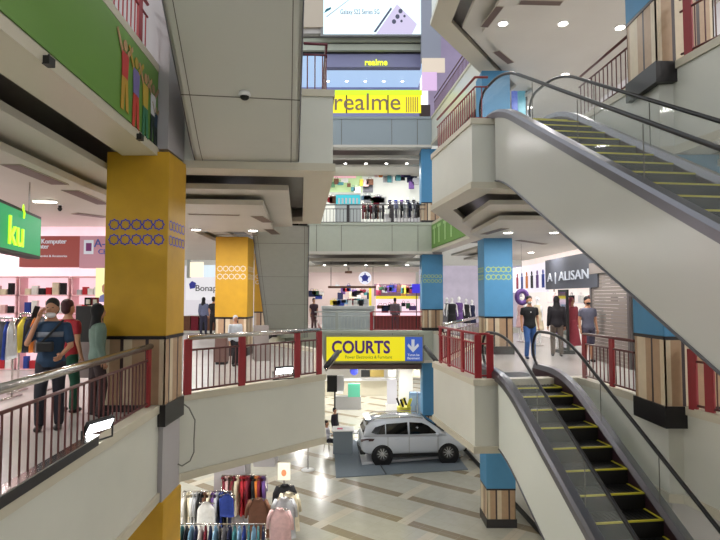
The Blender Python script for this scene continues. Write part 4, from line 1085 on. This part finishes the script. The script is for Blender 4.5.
# green light box, hung from the ceiling, turned towards the walkway
gp = D(36, 234, 8.6)
s = empty('light_box_sign', 'green glowing light box sign with lime letters at the left edge', 'sign', (gp.x, 8.6, L1+1.6), math.radians(104.5))
s.location = (gp.x-.02, 8.6, D(36,258,8.6).z)
fr = MB().box(-2.6,0,-.09,.09,-.02,.66).build('case', m_black, s, bevel=.01)
fc = MB().box(-2.56,-.05,-.10,-.085,.03,.61).build('lit_face', mat('green lit face', (0,150,90), .5, emit=(0,150,90), es=.9), s)
m_limeL = mat('lime glow letters', (190,255,60), .5, emit=(190,255,50), es=1.2)
text('lettering', 'ku', m_limeL, (-1.46,-.115,.10), .56, 0, fc, .01, sx=1.15, bold=.004)
mb = MB().tube([(-.86,-.11,.52),(-.84,-.11,.60),(-.90,-.11,.66)], .014, 6).ball((-.89,-.11,.68), (.03,.01,.04), 8).build('sprout_emblem', m_limeL, fc)
for x in (-2.3,-.3): MB().tube([(x,0,.66),(x,0,1.2)], .012, 6).build('hanging_rod', m_chrome, s)
# lit display wall cabinets with boxes
def shelf_unit(label, x0, x1, y, z0, z1, rows, m_, dep=.35, lit=True):
    root = empty('shelf_unit', label, 'shelf', ((x0+x1)/2, y, z0)); hw = (x1-x0)/2; h = z1-z0
    MB().box(-hw,hw,dep-.03,dep,0,h).build('back_panel', m_pinkwall if lit else m_, root)
    for s_ in (-1,1): MB().box(min(s_*hw,s_*(hw-.03)),max(s_*hw,s_*(hw-.03)),0,dep,0,h).build('side_panel', m_, root)
    for i in range(rows+1): MB().box(-hw,hw,0,dep,h*i/rows-.015,h*i/rows+.015).build('shelf', m_, root)
    return root
m_pk = mat('pink shelf', (236,190,196), .5)
for i, (xa, xb) in enumerate(((-9.4,-8.2),(-8.15,-6.95),(-6.9,-5.9))):
    shelf_unit('pink white lit shelf unit in the left shop, %s from the left' % ORD[i], xa, xb, WY+.9, L1, L1+2.2, 5, m_pk)
    for r_ in range(5):
        for k in range(6):
            w_ = rnd.uniform(.05,.08); h = rnd.uniform(.12,.3); c = rnd.choice(['white','pink','white','pale grey','black','blue','cream','red'])
            o = MB().box(-w_,w_,-.05,.05,0,h).box(-w_*.7,w_*.7,-.055,-.05,h*.2,h*.8).build('product_box', cm(c), loc=(xa+.12+(xb-xa-.2)*(k+.3)/6, WY+1.02, L1+.44*r_+.016))
            tag(o, '%s box, %s shelf from the bottom of the %s lit unit, %s along' % (c, ORD[r_], ORD[i], ORD[k]), 'box', 'boxes on the lit shelves of the left shop')
# rack of dark bags in front of them, low counter, black screen
for j, (x0, x1, yy, h) in enumerate(((20,46,9.8,1.42),(-25,14,9.2,1.36))):
    a = D(x0, 320, yy); b_ = D(x1, 320, yy)
    cols = ['black','brown','yellow','black','navy','black','orange','brown','black','grey'] if j == 0 else ['purple','grey','black','teal','navy','purple','black','grey','blue','pale grey']
    clothes_rack('metal rail of hanging dark accessories in the left shop, %s' % ('right hand one' if j == 0 else 'at the left frame edge'), (a.x,yy), (b_.x,yy), L1, h, cols, 'the dark accessories rail' if j == 0 else 'the rail at the left frame edge', 'accessories on rail %s' % ORD[j], 1, .9)
s = empty('notice_board', 'black notice screen standing left of the yellow column', 'board', (D(84,330,8.8).x, 8.8, L1))
rel_panel(s, 'black_panel', 76, 108, 306, 342, 8.8, m_black, .08); rel_panel(s, 'foot', 78, 106, 342, 378, 8.8, C3('grey stand', (120,110,110)), .05)
for i, (x, c) in enumerate(((88,'black'),(95,'maroon'))):
    rel_panel(s, 'photo_frame', x-3.5, x+3, 297.5, 305.5, 8.79, cm(c), .03); rel_panel(s, 'photo', x-2, x+1.5, 299.5, 304, 8.77, m_white, .02)
s = empty('portrait_poster', 'yellow poster with a portrait of a person in the left shop beside the column', 'poster', tuple(D(102,295,11)))
rel_panel(s, 'poster_sheet', 96, 110, 268, 302, 11, mat('cream poster', (240,232,170), .5, emit=(240,232,170), es=.8), .03)
flat(s, 'printed_head', [(102,286),(104,284),(106,286),(106,291),(104,294),(102,291)], 10.97, Q((170,120,100))); flat(s, 'printed_shoulders', [(98,302),(100,296),(104,294),(109,297),(110,302)], 10.97, Q((110,110,160)))
# ---- far left shops, seen between the two yellow columns
struct(MB().box(-14, -5.2, 31, 31.2, L1, L2-1.7).build('wall_far_left_shop', mat('white lit wall', (235,232,235), .5, emit=(225,220,228), es=.7)))  # emission on the wall stands in for the far shop's lights
s = empty('shop_sign', 'white wall sign with dark lettering between the yellow columns', 'sign', tuple(D(200,292,30.8)))
rel_panel(s, 'sign_board', 186, 222, 276, 300, 30.8, mat('white sign', (230,228,232), .5, emit=(230,228,232), es=.8), .1)
p = D(195, 291, 30.75)-s.location; text('lettering', 'Bonapp', m_black, tuple(p), .50, 0, s, .02)
fl = [(189,284),(192,281),(196,283),(195,288),(190,289)]; flat(s, 'blue_emblem', fl, 30.7, mat('emblem blue', (60,70,180), .5))
s = empty('lit_window', 'bright window display in the far left corner between the yellow columns', 'display', tuple(D(198,265,30.6)))
rel_panel(s, 'lit_pane', 190, 203, 262, 277, 30.6, mat('cream glow', (250,236,210), .5, emit=(250,236,210), es=1.0), .1); rel_panel(s, 'grey_frame', 187, 190, 260, 278, 30.6, m_grey, .15)
rel_panel(s, 'pane_blue', 204, 217, 265, 277, 30.6, mat('blue white glow', (224,240,250), .5, emit=(224,240,250), es=.8), .1)
for i in range(4):
    q = D(188+i*8, 316, 28)
    s = empty('display_stand', 'low display table with goods near the far left shop, %s from the left' % ORD[i], 'table', (q.x, 28, L1), group='far left display tables')
    MB().box(-.18,.18,-.25,.25,0,.75).build('table_body', cm(('brown','maroon','black','brown')[i]), s); MB().box(-.22,.22,-.3,.3,.75,.79).build('top', m_white, s)
# items behind the middle railing
s = empty('wooden_stand', 'small brown cabinet beside the base of the second yellow column', 'cabinet', (D(222,350,14.0).x, 14.0, L1))
MB().box(-.15,.15,-.15,.15,.06,.72).build('cabinet_body', C3('brown cabinet', (112,86,80)), s, bevel=.01); MB().box(-.17,.17,-.17,.17,.72,.75).build('top', C3('dark cabinet top', (60,44,44)), s); MB().box(-.13,.13,-.13,.13,0,.06).build('foot', m_black, s)
s = empty('a_frame_sign', 'folding sign board leaning behind the middle railing', 'sign', (D(262,350,14.6).x, 14.6, L1), .3)
MB().slab([(-.2,0,0),(.2,0,0),(.2,.22,.95),(-.2,.22,.95)], (0,.03,0)).build('front_panel', C3('grey panel', (130,122,118)), s)
MB().slab([(-.2,.45,0),(.2,.45,0),(.2,.24,.95),(-.2,.24,.95)], (0,.03,0)).build('back_panel', C3('grey panel', (130,122,118)), s)

# ================================================================ RIGHT GALLERY SHOPS
SX = 6.5
m_shopR = mat('cream lit wall', (246,236,226), .5, emit=(250,236,228), es=.8, noise=.2, nscale=2)  # wall given its own glow instead of lamps in the shop
def right_panel(name, px0, px1, yt, yb, m_, parent=None, off=.06, X=SX, org=(0,0,0)):
    """panel on a wall plane x = X that faces the atrium; top and bottom heights from its near end"""
    ya = F*X/(px0-360); yb_ = F*X/(px1-360)
    zt = D(px1, yt, yb_).z; zb = D(px1, yb, yb_).z
    return MB().box(X-org[0], X+off-org[0], min(ya,yb_)-org[1], max(ya,yb_)-org[1], zb-org[2], zt-org[2]).build(name, m_, parent)
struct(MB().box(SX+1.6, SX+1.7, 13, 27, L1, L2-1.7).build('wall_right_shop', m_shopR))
struct(MB().box(SX, SX+.2, 8, 13.2, L1, L2-1.7).build('wall_right_near', m_wall))
struct(MB().box(3.4, 12, 31.0, 31.1, L1, L2-1.7).build('wall_right_far_shop', mat('busy far shop', (190,180,190), .5, emit=(190,180,196), es=.7, noise=.5, nscale=2)))  # far wall emits, standing in for a lit shop interior
org = Vector((SX, 16.5, L1+2.3))
s = empty('shop_sign', 'dark grey fascia sign with white capital letters over the right shop', 'sign', org)
ya, yb_ = F*SX/(549-360), F*SX/(597-360)
zt = L1+2.72; zb = L1+1.98
bd_ = MB().box(-.12, 0, yb_-org.y-.3, ya-org.y, zb-org.z, zt-org.z+.25).build('sign_board', mat('charcoal sign', (74,76,84), .5), s)
text('lettering', 'A | ALISAN', m_wt, (-.14, ya-org.y-.25, zb-org.z+.26), .40, -PI/2, bd_, .012, sx=1.75, bold=0)
s2 = empty('shop_sign', 'white poster panel with small figures left of the dark grey shop sign', 'sign', (SX, 22, L1+2.2))
y3 = F*SX/(509-360)
MB().box(-.08, 0, ya-22, y3-22, -.30, .72).build('sign_board', mat('white poster glow', (236,230,236), .5, emit=(236,230,240), es=.85), s2)
for i in range(6):
    yy = ya-22+.3+i*.62
    MB().ball((-.1, yy, .40), (.02,.07,.09), 8).box(-.11,-.09,yy-.12,yy+.12,-.15,.32).build('printed_figure', cm(('blue','purple','black','orange','blue','maroon')[i]), s2)
# roller shutter
s = empty('roller_shutter', 'closed grey roller shutter behind the pale grey person on the right', 'shutter', (SX-.05, 13.6, L1))
y0_, y1_ = F*SX/(632-360), F*SX/(594-360)
n = 26
for i in range(n):
    z = i*2.35/n
    MB().slab([(0,y0_-13.6,z),(0,y1_-13.6,z),(0,y1_-13.6,z+2.35/n*.92),(0,y0_-13.6,z+2.35/n*.92)], (-.03,0,0)).build('shutter_slat', C3('shutter grey', (136,126,120)), s)
for y in (y0_, y1_): MB().box(-.06,.02,y-13.6-.05,y-13.6+.05,0,2.4).build('guide_rail', C3('shutter rail', (90,84,84)), s)
MB().box(-.08,.05,y0_-13.6,y1_-13.6,2.35,2.65).build('shutter_housing', C3('shutter grey', (136,126,120)), s)
# stock of the right shop
for j in range(3):
    for i in range(9):
        y = 15.2+i*.85; z = L1+.9+j*.62; c = rnd.choice(list(COLN))
        mb = MB().box(-.06,.06,-.13,.13,0,.26).tube([(0,-.08,.26),(0,-.05,.36),(0,.05,.36),(0,.08,.26)], .012, 6)
        o = mb.build('handbag', cm(c), loc=(SX+1.45, y, z), bevel=.02); tag(o, '%s handbag on the %s wall shelf of the right shop, %s from the shutter' % (c, ('low','middle','high')[j], ORD[i]), 'bag', 'handbags on the right shop wall')
    sh = empty('wall_shelf', '%s long wall shelf carrying handbags in the right shop' % ('low','middle','high')[j], 'shelf', (SX+1.45, 18.6, L1+.9+j*.62))
    MB().box(-.16,.15,-3.9,3.9,-.03,0).build('board', m_white, sh); MB().box(.10,.15,-3.9,-3.85,-.2,-.03).build('bracket', m_chrome, sh); MB().box(.10,.15,3.85,3.9,-.2,-.03).build('bracket', m_chrome, sh)
s = empty('standing_mirror', 'tall dark framed mirror standing at the entrance of the right shop', 'mirror', (SX-.2, F*(SX-.2)/(563-360), L1))
MB().box(-.03,.03,-.38,.38,.1,1.95).build('frame', m_black, s, bevel=.01); MB().box(-.04,-.03,-.30,.30,.18,1.87).build('glass', mat('mirror glass', (190,195,205), .05, metal=1), s); MB().box(-.2,.2,-.36,.36,0,.1).build('foot', m_black, s)
for i, (yy, xo) in enumerate(((20.8,6.2),(19.2,6.3),(22.6,6.1),(17.4,6.4))):
    mannequin('%s mannequin at the front of the right shop, %s towards the shutter' % (('pink','cream','red','purple')[i], ORD[i]), (xo, yy, L1), -1.2, ('pink','cream','red','purple')[i], 1.0, group='mannequins of the right shop')
s = empty('wreath', 'round purple wreath on the wall left of the man in jeans', 'wreath', tuple(D(522,297,18)))
MB().tube([(math.cos(a*PI/10)*.17,0,math.sin(a*PI/10)*.2) for a in range(20)], .08, 8, closed=True).build('ring', cm('purple'), s, smooth=True); MB().tube([(0,0,.3),(0,0,2.0)], .008, 6).build('cord', m_chrome, s)
# far right: dark shop fronts between the blue columns
for i, (x, c, hh) in enumerate(((452,'black',1.7),(459,'purple',1.75),(466,'black',1.65),(472,'navy',1.6),(447,'grey',1.7))):
    q = D(x, 310, 24+i*.4)
    mannequin('%s dressed figure in the shop between the blue columns, %s' % (c, ('far left','left of centre','centre','right','rear')[i]), (q.x, 24+i*.4, L1), .2*i, c, hh/1.72, group='figures between the blue columns')
# upper right: wall behind, given a glow of its own by emission
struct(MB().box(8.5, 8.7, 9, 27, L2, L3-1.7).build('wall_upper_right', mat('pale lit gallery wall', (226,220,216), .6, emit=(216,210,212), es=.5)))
s = empty('glass_reflection', 'blue and teal glass reflection drawn as a glowing panel beyond the upper escalator newel', 'panel', tuple(D(508,110,18.5)))  # coloured glowing strips painted in for reflections in the escalator glass
rel_panel(s, 'blue_face', 512, 518, 90, 128, 18.5, mat('blue violet glow', (80,110,210), .5, emit=(80,110,215), es=.5, noise=.3, nscale=1.2), .1)
rel_panel(s, 'teal_face', 518, 526, 90, 128, 18.5, mat('teal glow', (70,170,190), .5, emit=(70,165,190), es=.4), .1)
rel_panel(s, 'black_edge', 526, 528, 88, 128, 18.5, m_black, .1)
# far right gallery walls; their emission stands in for lamps there
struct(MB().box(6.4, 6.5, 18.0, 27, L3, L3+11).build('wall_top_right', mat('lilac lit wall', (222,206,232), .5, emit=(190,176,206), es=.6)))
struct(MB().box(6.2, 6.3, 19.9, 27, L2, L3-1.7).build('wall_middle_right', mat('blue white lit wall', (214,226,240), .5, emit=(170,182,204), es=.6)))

# ================================================================ CEILING FITTINGS
def slot(label, p, L_, w_, ang, z, group):
    root = empty('ceiling_vent', label, 'vent', (p[0], p[1], z), ang, group=group)
    MB().box(-L_/2,L_/2,-w_/2,w_/2,-.012,0).build('frame', C3('vent frame', (176,168,152)), root)
    MB().box(-L_/2+.02,L_/2-.02,-w_/2+.02,w_/2-.02,-.016,-.010).build('grille', C3('vent dark', (96,76,66)), root)
ZC1, ZC2 = L2-1.72, L3-1.72
def slot_px(a, b, z, w_, label, group):
    A, B = Vector(W(*a, z)), Vector(W(*b, z)); d = B-A; c = (A+B)/2
    slot(label, c, d.length, w_, math.atan2(d.y, d.x), z, group)
for i, (a, b) in enumerate((((10,164),(60,184)),((70,190),(104,204)),((74,213),(106,217)))):
    slot_px(a, b, ZC1, .28, 'long slot vent in the left gallery ceiling, %s counted from the camera' % ORD[i], 'slot vents over the left gallery')
slot_px((188,214),(240,215), ZC1, .10, 'thin slot along the front of the ceiling under the upper left balcony', 'slots under the upper left balcony')
slot_px((215,234),(258,235), ZC1, .10, 'thin slot at the rear of the ceiling under the upper left balcony', 'slots under the upper left balcony')
for i, (a, b) in enumerate((((257,216),(268,222)),((269,229),(276,234)))):
    slot_px(a, b, ZC1, .28, '%s short dark vent at the right end of the ceiling under the upper left balcony' % ('front','rear')[i], 'short vents under the upper left balcony')
for i, (a, b) in enumerate((((484,27),(500,6)),((496,51),(511,63)),((519,2),(562,3)),((632,-12),(662,-2)))):
    slot_px(a, b, ZC2, .22, 'dark slot vent in the top right ceiling, %s' % ('leftmost','below the leftmost','at the frame top','behind the column')[i], 'slot vents of the top right ceiling')
for i, (a, b) in enumerate((((484,234),(505,228)),((518,240),(545,244)))):
    slot_px(a, b, ZC1, .25, 'slot vent in the right gallery ceiling, %s' % ('left one','right one')[i], 'slot vents of the right gallery ceiling')
lamps = [(503,23,ZC2,'first in the top right ceiling'),(563,23,ZC2,'second in the top right ceiling, mid row'),(620,27,ZC2,'third in the top right ceiling, by the column'),(565,74,ZC2,'low one in the top right ceiling above the escalator glass'),
         (529,107,ZC2,'lowest one seen through the escalator glass'),
         (196,229,ZC1,'left one under the upper left balcony'),(253,230,ZC1,'right one under the upper left balcony'),(508,232,ZC1,'bright one in the right gallery ceiling'),(531,252,ZC1,'far one in the right gallery ceiling'),(554,232,ZC1,'one under the upper escalator in the right gallery')]
for x, y, z, t in lamps:
    p = W(x, y, z)
    spot('round white ceiling downlight, '+t, (p[0], p[1], z), 'ceiling downlights', .11)
p = W(45,200,ZC1)
s = empty('ceiling_light', 'short bright tube light in the left gallery ceiling', 'light', (p[0], p[1], ZC1), .1)
MB().box(-.2,.2,-.06,.06,-.03,0).build('frame', m_white, s); MB().box(-.19,.19,-.045,.045,-.045,-.03).build('diffuser', m_lamp, s)
p = W(60,205,ZC1)
s = empty('ceiling_sensor', 'small dark sensor hanging below the left ceiling beside the tube light', 'sensor', (p[0], p[1], ZC1))
MB().lathe([(.03,0),(.03,-.06),(.045,-.07),(.02,-.12)], n=12).build('sensor_body', m_black, s); MB().lathe([(.05,0),(.05,-.01)], n=12).build('plate', m_white, s)

# ================================================================ FLOOD LIGHTS, CABLES, TRUNKING
def flood(label, loc, rz, tilt):
    root = empty('floodlight', label, 'light', loc, rz)
    M = Matrix.Translation((0,0,.16)) @ Matrix.Rotation(tilt, 4, 'X')
    MB().box(-.19,.19,.0,.05,-.08,.08,M=M).build('housing', m_black, root, bevel=.01)
    MB().box(-.17,.17,-.008,.0,-.06,.06,M=M).build('lit_face', m_led, root)
    MB().tube([(-.22,.03,.16),(-.22,.03,.0),(.22,.03,.0),(.22,.03,.16)], .012, 6).build('bracket', m_black, root)
flood('white glowing floodlight fixed at the foot of the near left railing', (-2.90, 6.1, L1+.12), 1.25, .5)
q = W(281,374,L1+.2)
flood('white glowing floodlight at the foot of the middle left railing', (q[0]+.08, q[1]-.12, L1+.12), .55, .45)
s = empty('cable_trunking', 'dark steel cable trunking running along the foot of the near left railing', 'trunking', (-2.74, 2.6, L1+.10))
MB().slab([(0,0,0),(-.22,3.4,0),(-.22,3.4,.10),(0,0,.10)], (.10,0,0)).build('channel', mat('dark steel trunk', (60,58,62), .35, metal=.6), s); MB().slab([(-.01,0,.10),(-.23,3.4,.10),(-.23,3.4,.115),(-.01,0,.115)], (.12,0,0)).build('cover', m_chrome, s)
pts = [D(x, y, yy) for x, y, yy in ((181,402,9.0),(189,408,9.02),(195,420,9.1),(194,440,9.1),(194,452,9.08),(190,461,9.02),(182,466,8.95),(178,464,8.9))]
tag(MB().tube(pts, .012, 6).build('loose_cable', C3('grey cable', (120,120,112))), 'thin grey cable looping down the fascia beside the near column', 'cable')
for i, (x, y, Y) in enumerate(((354,230,25.9),(352,339-4,25.9))):
    pass
# far escalator handrail ends at both sides of the yellow sign
for i, (p0, p1_) in enumerate((((425,347,14.6),(441,367,13.6)),((338,352,13.0),(326,367,12.0)))):
    A, B = D(*p0), D(*p1_); u = (B-A).normalized()
    s = empty('handrail_end', 'end of a distant escalator handrail poking out %s of the yellow sign' % ('right','left')[i], 'handrail', tuple(A))
    MB().tube([(0,0,0), tuple((B-A)*.5), tuple(B-A)], .06, 8).build('rubber_rail', m_dark, s, smooth=True); MB().tube([(0,0,-.07), tuple((B-A)*.5-Vector((0,0,.07))), tuple(B-A-Vector((0,0,.07)))], .03, 8).build('steel_guide', m_chrome, s, smooth=True)

# ================================================================ GROUND FLOOR CLOTHES STALL
def gx(px, Y): return D(px, 480, Y).x
G = 'garments on the ground floor stall'
clothes_rack('long chrome clothes rack at the front of the ground floor stall', (gx(180,13.1),13.1), (gx(266,13.1),13.1), 0, 1.42,
    ['teal','black','pale blue','navy','white','maroon','navy','pale blue','black','grey','navy','teal','pale blue','blue','teal','pale blue','teal','navy'], 'the front rack of the stall', 'front rack garments', 1, .95)
clothes_rack('clothes rack packed with mixed garments behind the front one', (gx(184,14.7),14.7), (gx(232,14.7),14.7), 0, 1.62,
    ['white','cream','white','pale grey','black','brown','cream','purple','pale grey','blue','black','navy'], 'the left rear rack of the stall', 'left rear rack garments', 0, .95)
clothes_rack('tall clothes rack of maroon and red garments on the stall', (gx(222,15.6),15.6), (gx(266,15.6),15.6), 0, 1.75,
    ['maroon','pink','brown','maroon','cream','red','red','maroon','black','orange','maroon','purple'], 'the tall rear rack of the stall', 'tall rack garments', 2, .95)
for i, (x, y_, c, k, sc, Y, dz) in enumerate(((285,484,'black',0,1.0,14.8,1.5),(289,492,'cream',2,.95,14.5,1.45),(284,497,'pale grey',2,1.0,14.2,1.42),(280,508,'pink',2,1.0,13.7,1.30),(206,502,'white',1,1.0,13.9,1.42),(227,494,'blue',1,.8,14.0,1.55),(258,498,'brown',2,.95,14.0,1.40))):
    q = D(x, y_, Y)
    garment(c, (q.x, Y, q.z), PI/2+.1*(-1)**i, '%s jacket facing the atrium on the ground floor stall, %s of those turned outwards' % (c, ORD[i]), 'jackets turned outwards', k, sc)
    s = empty('garment_stand', 'thin chrome stand holding the %s jacket of the stall' % c, 'stand', (q.x, Y+.06, 0), group='single garment stands')
    MB().tube([(0,0,.03),(0,0,q.z-.02)], .014, 8).build('pole', m_chrome, s); MB().lathe([(.2,0),(.2,.02),(.03,.04)], n=16).build('base', m_chrome, s); MB().tube([(-.2,0,q.z-.06),(0,0,q.z-.02),(.2,0,q.z-.06)], .012, 6).build('arm', m_chrome, s)
s = empty('price_sign', 'bright white card sign on a pole above the jackets of the stall', 'sign', (gx(284,15.0), 15.0, 0))
q = D(284,480,15)
MB().box(-.17,.17,-.03,.03,q.z,q.z+.46).build('card', mat('lit cream card', (250,240,215), .5, emit=(250,238,210), es=.7), s, bevel=.01); MB().tube([(0,0,0),(0,0,q.z)], .015, 8).build('pole', m_chrome, s); MB().box(-.15,.15,-.12,.12,0,.03).build('base', m_black, s)
flat_m = Q((190,120,80)); MB().ball((0,-.035,q.z+.2), (.07,.008,.09), 10).build('printed_mark', flat_m, s)
# ================================================================ REAR (behind the camera): unseen end, its upper part left open to add daylight
for z, nm in ((L1,'lower'),(L2,'upper'),(L3,'top')):
    xr = 6.6 if z < L3 else 2.6
    struct(MB().box(-2.55, xr, -9, -2.6, z-1.0, z).box(XL, -2.55, -9, -1.0, z-1.0, z).box(xr, XR, -9, -1.0, z-1.0, z).build('floor_near_'+nm, m_gal_floor))
struct(MB().box(-2.55, 6.6, -2.6, -.5, L1-.5, L1-.02).build('floor_bridge', m_gal_floor))
struct(MB().box(XL, XR, -9.2, -9.05, 0, L2).build('wall_light_block', m_wall))  # unseen wall, stops low light so daylight enters only above it
wn = MB()
for i in range(9): wn.box(XL+i*4-.08, XL+i*4+.08, -9.2, -9.0, 0, 21)
for z in (0, L1, L2, L3, 20.8): wn.box(XL, XR, -9.2, -9.0, z-.1, z+.1)
struct(wn.build('added_daylight_frame', m_grey))  # unseen frame, added so daylight falls in from behind the camera
struct(MB().box(XL, XR, -9, -2, -.3, 0).build('floor_ground_near', m_gal_floor))
# area lights: added fill for the galleries, and the modelled downlights
def lamp(x, y, z, e, size=.5, col=(1,.975,.95), rot=(0,0,0), shape='DISK', sy=None):
    l = bpy.data.lights.new('fill_or_downlight', 'AREA'); l.shape = shape; l.size = size; l.energy = e; l.color = col
    if sy: l.size_y = sy
    o = bpy.data.objects.new('fill_or_downlight', l); COL.objects.link(o); o.location = (x,y,z); o.rotation_euler = rot
    return o
for z, k in ((L2-1.75,1.0),(L3-1.75,1.0),(L1-1.75,1.1)):  # added grid without fixtures, brightens galleries, fascias and soffits
    for y in (1.5, 5, 9, 13, 17.5, 22):
        for x in (-12.5, -9, -5.6 if z != L2-1.75 or y < 14 else -6.5):
            lamp(x, y, z, 130*k*LK)
        for x in (6.0, 9.5, 13):
            if x == 6.0 and y < 6: x = 7.6
            if z == L2-1.75 and 14 < y and x > 6.4: continue
            lamp(x, y, z, 130*k*LK)
for x, y, z, t in lamps:
    p = W(x, y, z); lamp(p[0], p[1], z-.05, 70*LK, .2)
for x in (-2.0,.3,2.3):                     # central shops
    for z in (L1-2.0, L2-2.0, L3-2.0):
        lamp(x, 28.5, z, 130*LK); lamp(x, 32.5, z, 130*LK)
for y in (10.5, 14): lamp(-1.9, y, L1-1.9, 110*LK); lamp(-1.9, y, L2-1.9, 60*LK, .3)
for x, y in ((-4,36),(0,36),(4,36),(-4,41),(3,41)): lamp(x, y, L1-2.0, 220*LK)  # this row and the one above: extra light added below the floors
# ================================================================ CAMERA, WORLD
cam = bpy.data.cameras.new('camera'); co = bpy.data.objects.new('camera', cam); COL.objects.link(co)
cam.sensor_width = 36; cam.lens = 36*F/720; cam.clip_end = 200; cam.clip_start = .05
co.location = (0,0,EYE); co.rotation_euler = (PI/2+TH, 0, 0); SC.camera = co
w = bpy.data.worlds.new('world'); SC.world = w; w.use_nodes = True
bg = w.node_tree.nodes['Background']; bg.inputs[0].default_value = (.93,.97,1,1); bg.inputs[1].default_value = WORLD
SC.view_settings.view_transform = 'Standard'; SC.view_settings.look = 'None'; SC.view_settings.gamma = 1
SC.view_settings.use_curve_mapping = False
SC.view_settings.exposure = EXPO
